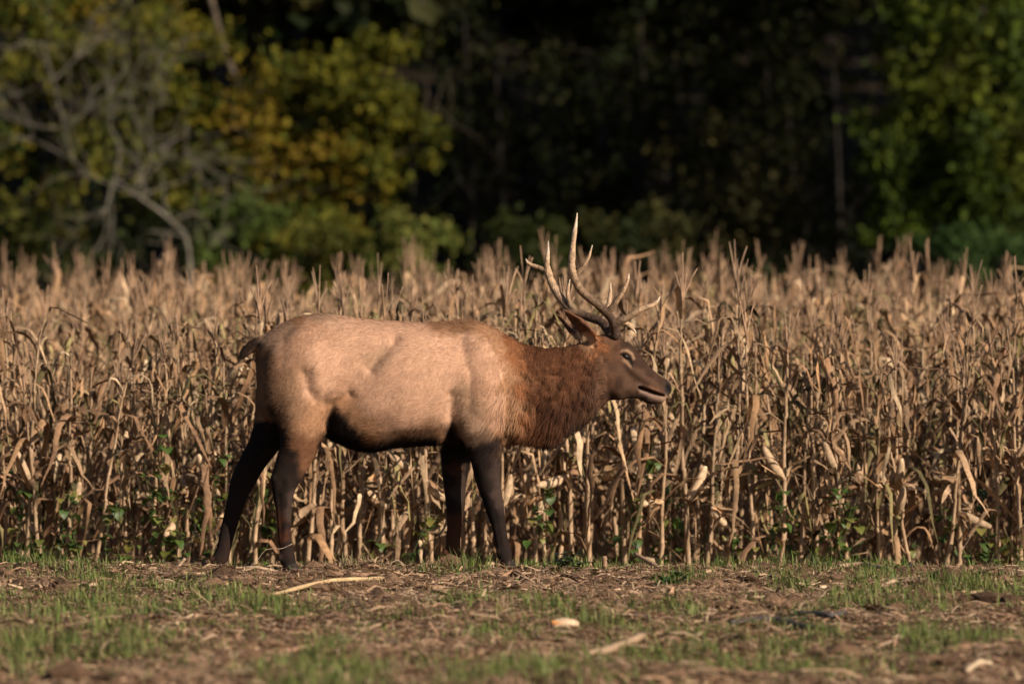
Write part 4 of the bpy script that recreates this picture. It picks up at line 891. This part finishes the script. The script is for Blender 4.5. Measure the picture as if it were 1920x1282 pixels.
tree('green_tree', 'bright green leafy tree at the wood edge beside the dark gap', b, [
    ([b] + W3((1795, 480, 0), (1800, 300, 0), (1830, 100, .1), (1850, -150, .1)), .11, .05), (W3((1797, 380, 0), (1740, 280, -.2), (1690, 230, -.3)), .04, .012), (W3((1810, 250, 0), (1880, 150, -.2), (1940, 80, -.2)), .04, .012)],
    DARKB, [BL(1850, 60, Y, 1.3, 1.0, 2000), BL(1780, 180, Y - .2, 1.0, .8, 1500), BL(1880, 230, Y - .2, 1.1, .8, 1600), BL(1700, 260, Y - .3, .7, .6, 1000), BL(1760, 330, Y - .3, .9, .55, 1300), BL(1660, 320, Y - .3, .5, .3, 450), BL(1860, 360, Y - .2, .9, .5, 1100), BL(1700, 400, Y - .4, .45, .4, 500), BL(1690, 440, Y - .4, .4, .25, 300), BL(1920, 420, Y - .2, .8, .5, 600), BL(1820, -150, Y, 2.2, 1.6, 2600), BL(2000, 150, Y, 1.2, 2, 1800)], GRN, .12, 103, twig=2)
# shrubs along the field edge
SH = [('yellow-green rounded shrub just above the corn below the yellow tree', 770, 470, 39.0, .55, .42, 900, YGR), ('grass-green dense shrub in front of the bare branched tree', 450, 440, 39.3, .62, .55, 1100, [(.05, .08, .016), (.075, .10, .02), (.06, .09, .018)]),
      ('olive shrub between the green dense shrub and yellow-green shrub', 590, 460, 39.4, .8, .4, 800, OLV), ('dim green shrub standing behind the antlers', 985, 470, 40.0, .7, .4, 700, [(.026, .035, .008), (.036, .045, .009), (.018, .028, .007)]),
      ('small yellowish shrub just beyond the antlers', 1180, 450, 40.4, .8, .45, 700, [(.03, .033, .008), (.045, .043, .01), (.018, .025, .007)]), ('dark olive shrub in the gap beside the green tree', 1440, 420, 42.0, 1.3, .9, 1100, [(.035, .035, .012), (.05, .042, .014), (.022, .03, .01), (.028, .04, .012)]),
      ('dark green shrub at the foot of the bare branched tree', 80, 470, 40.5, 1.3, .5, 1000, [(.03, .04, .012), (.05, .055, .015), (.022, .032, .01)]), ('dull green shrub at the foot of the bright green tree', 1860, 470, 40.2, 1.0, .35, 700, [(.03, .06, .015), (.045, .075, .02)]),
      ('loose dull yellow shrub leaning out of the dark gap', 1350, 330, 43.0, .9, 1.0, 500, [(.05, .045, .012), (.035, .035, .012), (.065, .055, .015)])]
for q, (lab, px, py, Yq, rx, rz, n, cols) in enumerate(SH):
    b = gp(px, Yq); c = P(px, py, Yq)
    tree('shrub', lab, b, [([b, b * .5 + c * .5 + np.array([.05, 0, 0]), c], .022, .008), ([b, b * .4 + c * .6 + np.array([-rx * .5, 0, 0])], .016, .006), ([b, b * .4 + c * .6 + np.array([rx * .5, 0, 0])], .016, .006)], (.07, .055, .04), [(c[0], Yq, c[2], rx, rx * .8, rz, n), (c[0], Yq, (c[2] + b[2]) / 2, rx * .8, rx * .7, (c[2] - b[2]) / 2 + .1, n * .8)], cols, .095, 200 + q, 'shrubs at the field edge', 'shrub')
# understorey saplings and tall trees of the dark wood
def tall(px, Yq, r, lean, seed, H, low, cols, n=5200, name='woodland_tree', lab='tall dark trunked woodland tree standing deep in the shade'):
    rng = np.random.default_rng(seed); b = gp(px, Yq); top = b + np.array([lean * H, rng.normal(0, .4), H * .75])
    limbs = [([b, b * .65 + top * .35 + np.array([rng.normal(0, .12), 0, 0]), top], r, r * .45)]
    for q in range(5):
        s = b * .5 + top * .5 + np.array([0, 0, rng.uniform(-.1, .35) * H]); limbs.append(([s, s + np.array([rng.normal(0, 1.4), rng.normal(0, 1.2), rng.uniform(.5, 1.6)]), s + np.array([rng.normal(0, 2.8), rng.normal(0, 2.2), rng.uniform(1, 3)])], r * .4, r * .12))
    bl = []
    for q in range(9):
        bl.append((top[0] + rng.normal(0, 2.6), Yq - 2.0 + rng.normal(0, 2.2), b[2] + low + 1.2 + (q / 9) ** 1.3 * (H - low), 2.5, 2.5, 1.3, n / 9))  # crowns pushed forward above the view so they shade the wood
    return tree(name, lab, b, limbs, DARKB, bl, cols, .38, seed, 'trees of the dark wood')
ZW = [(300, 'behind the bare branched tree'), (820, 'behind the yellow tree'), (1150, 'in the dark gap behind the antlers'), (1600, 'in the dark gap beside the green tree'), (1960, 'behind the green tree'), (9999, 'unseen past the green tree, added for shade')]  # trees past the green one stand out of view, added to shade the wood
RW = ['foremost', 'second', 'third', 'fourth', 'rearmost']
k = 0
for ri, (Yq, xs) in enumerate(((47.5, (-500, -120, 190, 520, 880, 1010, 1230, 1560, 1830, 2250, 2700, 3200)), (52, (-300, 60, 330, 700, 950, 1130, 1420, 1700, 1990, 2450, 2950, 3500)), (58, (-350, 130, 560, 1060, 1330, 1620, 1880, 2300, 2750, 3300)), (66, (-100, 380, 820, 1250, 1500, 2050, 2600, 3100, 3700)), (76, (-300, 200, 640, 1000, 1400, 1750, 2200, 2800, 3400)))):
    for px in xs:
        k += 1; girth = TR.uniform(.10, .21); lean = TR.normal(0, .06)
        lab = ('thick' if girth > .155 else 'slim') + (' leaning' if abs(lean) > .07 else ' straight') + ' dark woodland tree, ' + RW[ri] + ' rank, ' + next(w for lim, w in ZW if px < lim)
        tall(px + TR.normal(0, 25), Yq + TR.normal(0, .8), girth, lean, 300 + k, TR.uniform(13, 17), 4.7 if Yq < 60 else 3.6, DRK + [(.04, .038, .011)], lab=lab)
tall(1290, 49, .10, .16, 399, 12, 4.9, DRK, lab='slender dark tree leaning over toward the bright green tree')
S3 = [(.05, .045, .015), (.03, .03, .012)]
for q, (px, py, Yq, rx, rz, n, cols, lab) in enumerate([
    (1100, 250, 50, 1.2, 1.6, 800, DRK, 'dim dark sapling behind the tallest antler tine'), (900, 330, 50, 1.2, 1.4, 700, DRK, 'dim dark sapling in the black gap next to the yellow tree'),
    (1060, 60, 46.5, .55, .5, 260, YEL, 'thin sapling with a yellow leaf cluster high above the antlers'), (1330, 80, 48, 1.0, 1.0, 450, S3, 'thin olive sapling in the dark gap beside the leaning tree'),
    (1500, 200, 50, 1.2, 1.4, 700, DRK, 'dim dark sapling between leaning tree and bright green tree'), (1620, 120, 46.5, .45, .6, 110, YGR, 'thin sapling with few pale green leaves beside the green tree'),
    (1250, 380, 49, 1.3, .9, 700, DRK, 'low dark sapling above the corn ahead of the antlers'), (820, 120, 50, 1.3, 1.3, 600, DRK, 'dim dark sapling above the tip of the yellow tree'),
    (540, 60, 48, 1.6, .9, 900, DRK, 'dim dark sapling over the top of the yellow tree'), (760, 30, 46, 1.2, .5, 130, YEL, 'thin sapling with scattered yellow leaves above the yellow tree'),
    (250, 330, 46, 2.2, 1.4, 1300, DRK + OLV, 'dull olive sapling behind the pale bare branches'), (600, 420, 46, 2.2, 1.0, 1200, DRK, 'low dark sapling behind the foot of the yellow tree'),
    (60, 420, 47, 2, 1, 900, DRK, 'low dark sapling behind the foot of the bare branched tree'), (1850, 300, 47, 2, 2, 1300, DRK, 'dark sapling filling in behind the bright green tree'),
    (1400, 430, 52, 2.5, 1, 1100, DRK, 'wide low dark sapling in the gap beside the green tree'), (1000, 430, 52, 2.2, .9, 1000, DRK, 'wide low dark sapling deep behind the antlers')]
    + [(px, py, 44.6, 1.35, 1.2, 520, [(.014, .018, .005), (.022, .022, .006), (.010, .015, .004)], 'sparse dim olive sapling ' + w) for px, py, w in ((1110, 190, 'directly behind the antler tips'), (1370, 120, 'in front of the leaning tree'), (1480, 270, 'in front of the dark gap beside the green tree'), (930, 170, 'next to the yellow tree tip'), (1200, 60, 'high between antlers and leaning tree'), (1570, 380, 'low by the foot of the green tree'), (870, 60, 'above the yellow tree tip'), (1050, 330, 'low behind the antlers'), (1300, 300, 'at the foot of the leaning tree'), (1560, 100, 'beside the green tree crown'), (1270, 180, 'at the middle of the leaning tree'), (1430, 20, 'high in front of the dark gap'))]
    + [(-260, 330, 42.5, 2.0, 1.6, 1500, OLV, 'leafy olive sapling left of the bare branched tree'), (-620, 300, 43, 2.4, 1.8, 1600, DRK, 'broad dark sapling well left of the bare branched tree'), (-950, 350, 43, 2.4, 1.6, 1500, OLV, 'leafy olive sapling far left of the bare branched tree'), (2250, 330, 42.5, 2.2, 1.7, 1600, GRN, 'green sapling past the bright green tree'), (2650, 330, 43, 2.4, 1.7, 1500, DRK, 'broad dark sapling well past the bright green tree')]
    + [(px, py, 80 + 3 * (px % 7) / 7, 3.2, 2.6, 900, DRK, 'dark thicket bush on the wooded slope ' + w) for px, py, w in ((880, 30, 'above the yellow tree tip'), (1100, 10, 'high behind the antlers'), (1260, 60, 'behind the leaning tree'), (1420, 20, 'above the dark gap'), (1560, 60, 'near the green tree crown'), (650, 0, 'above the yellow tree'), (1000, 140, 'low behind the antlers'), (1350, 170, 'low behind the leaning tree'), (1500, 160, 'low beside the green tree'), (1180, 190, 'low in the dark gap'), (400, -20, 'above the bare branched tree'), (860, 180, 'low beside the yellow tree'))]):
    b = gp(px, Yq); c = P(px, py, Yq)
    tree('sapling', lab, b, [([b, b * .5 + c * .5 + np.array([.1, 0, 0]), c + np.array([0, 0, .3])], .03, .01)], (.028, .024, .02), [(c[0], Yq, c[2], rx, rx * .8, rz, n)], cols, .09 if Yq < 46.5 else .13 if Yq < 60 else .35, 500 + q, 'saplings under the trees', 'sapling', twig=3 if Yq < 60 else 0)
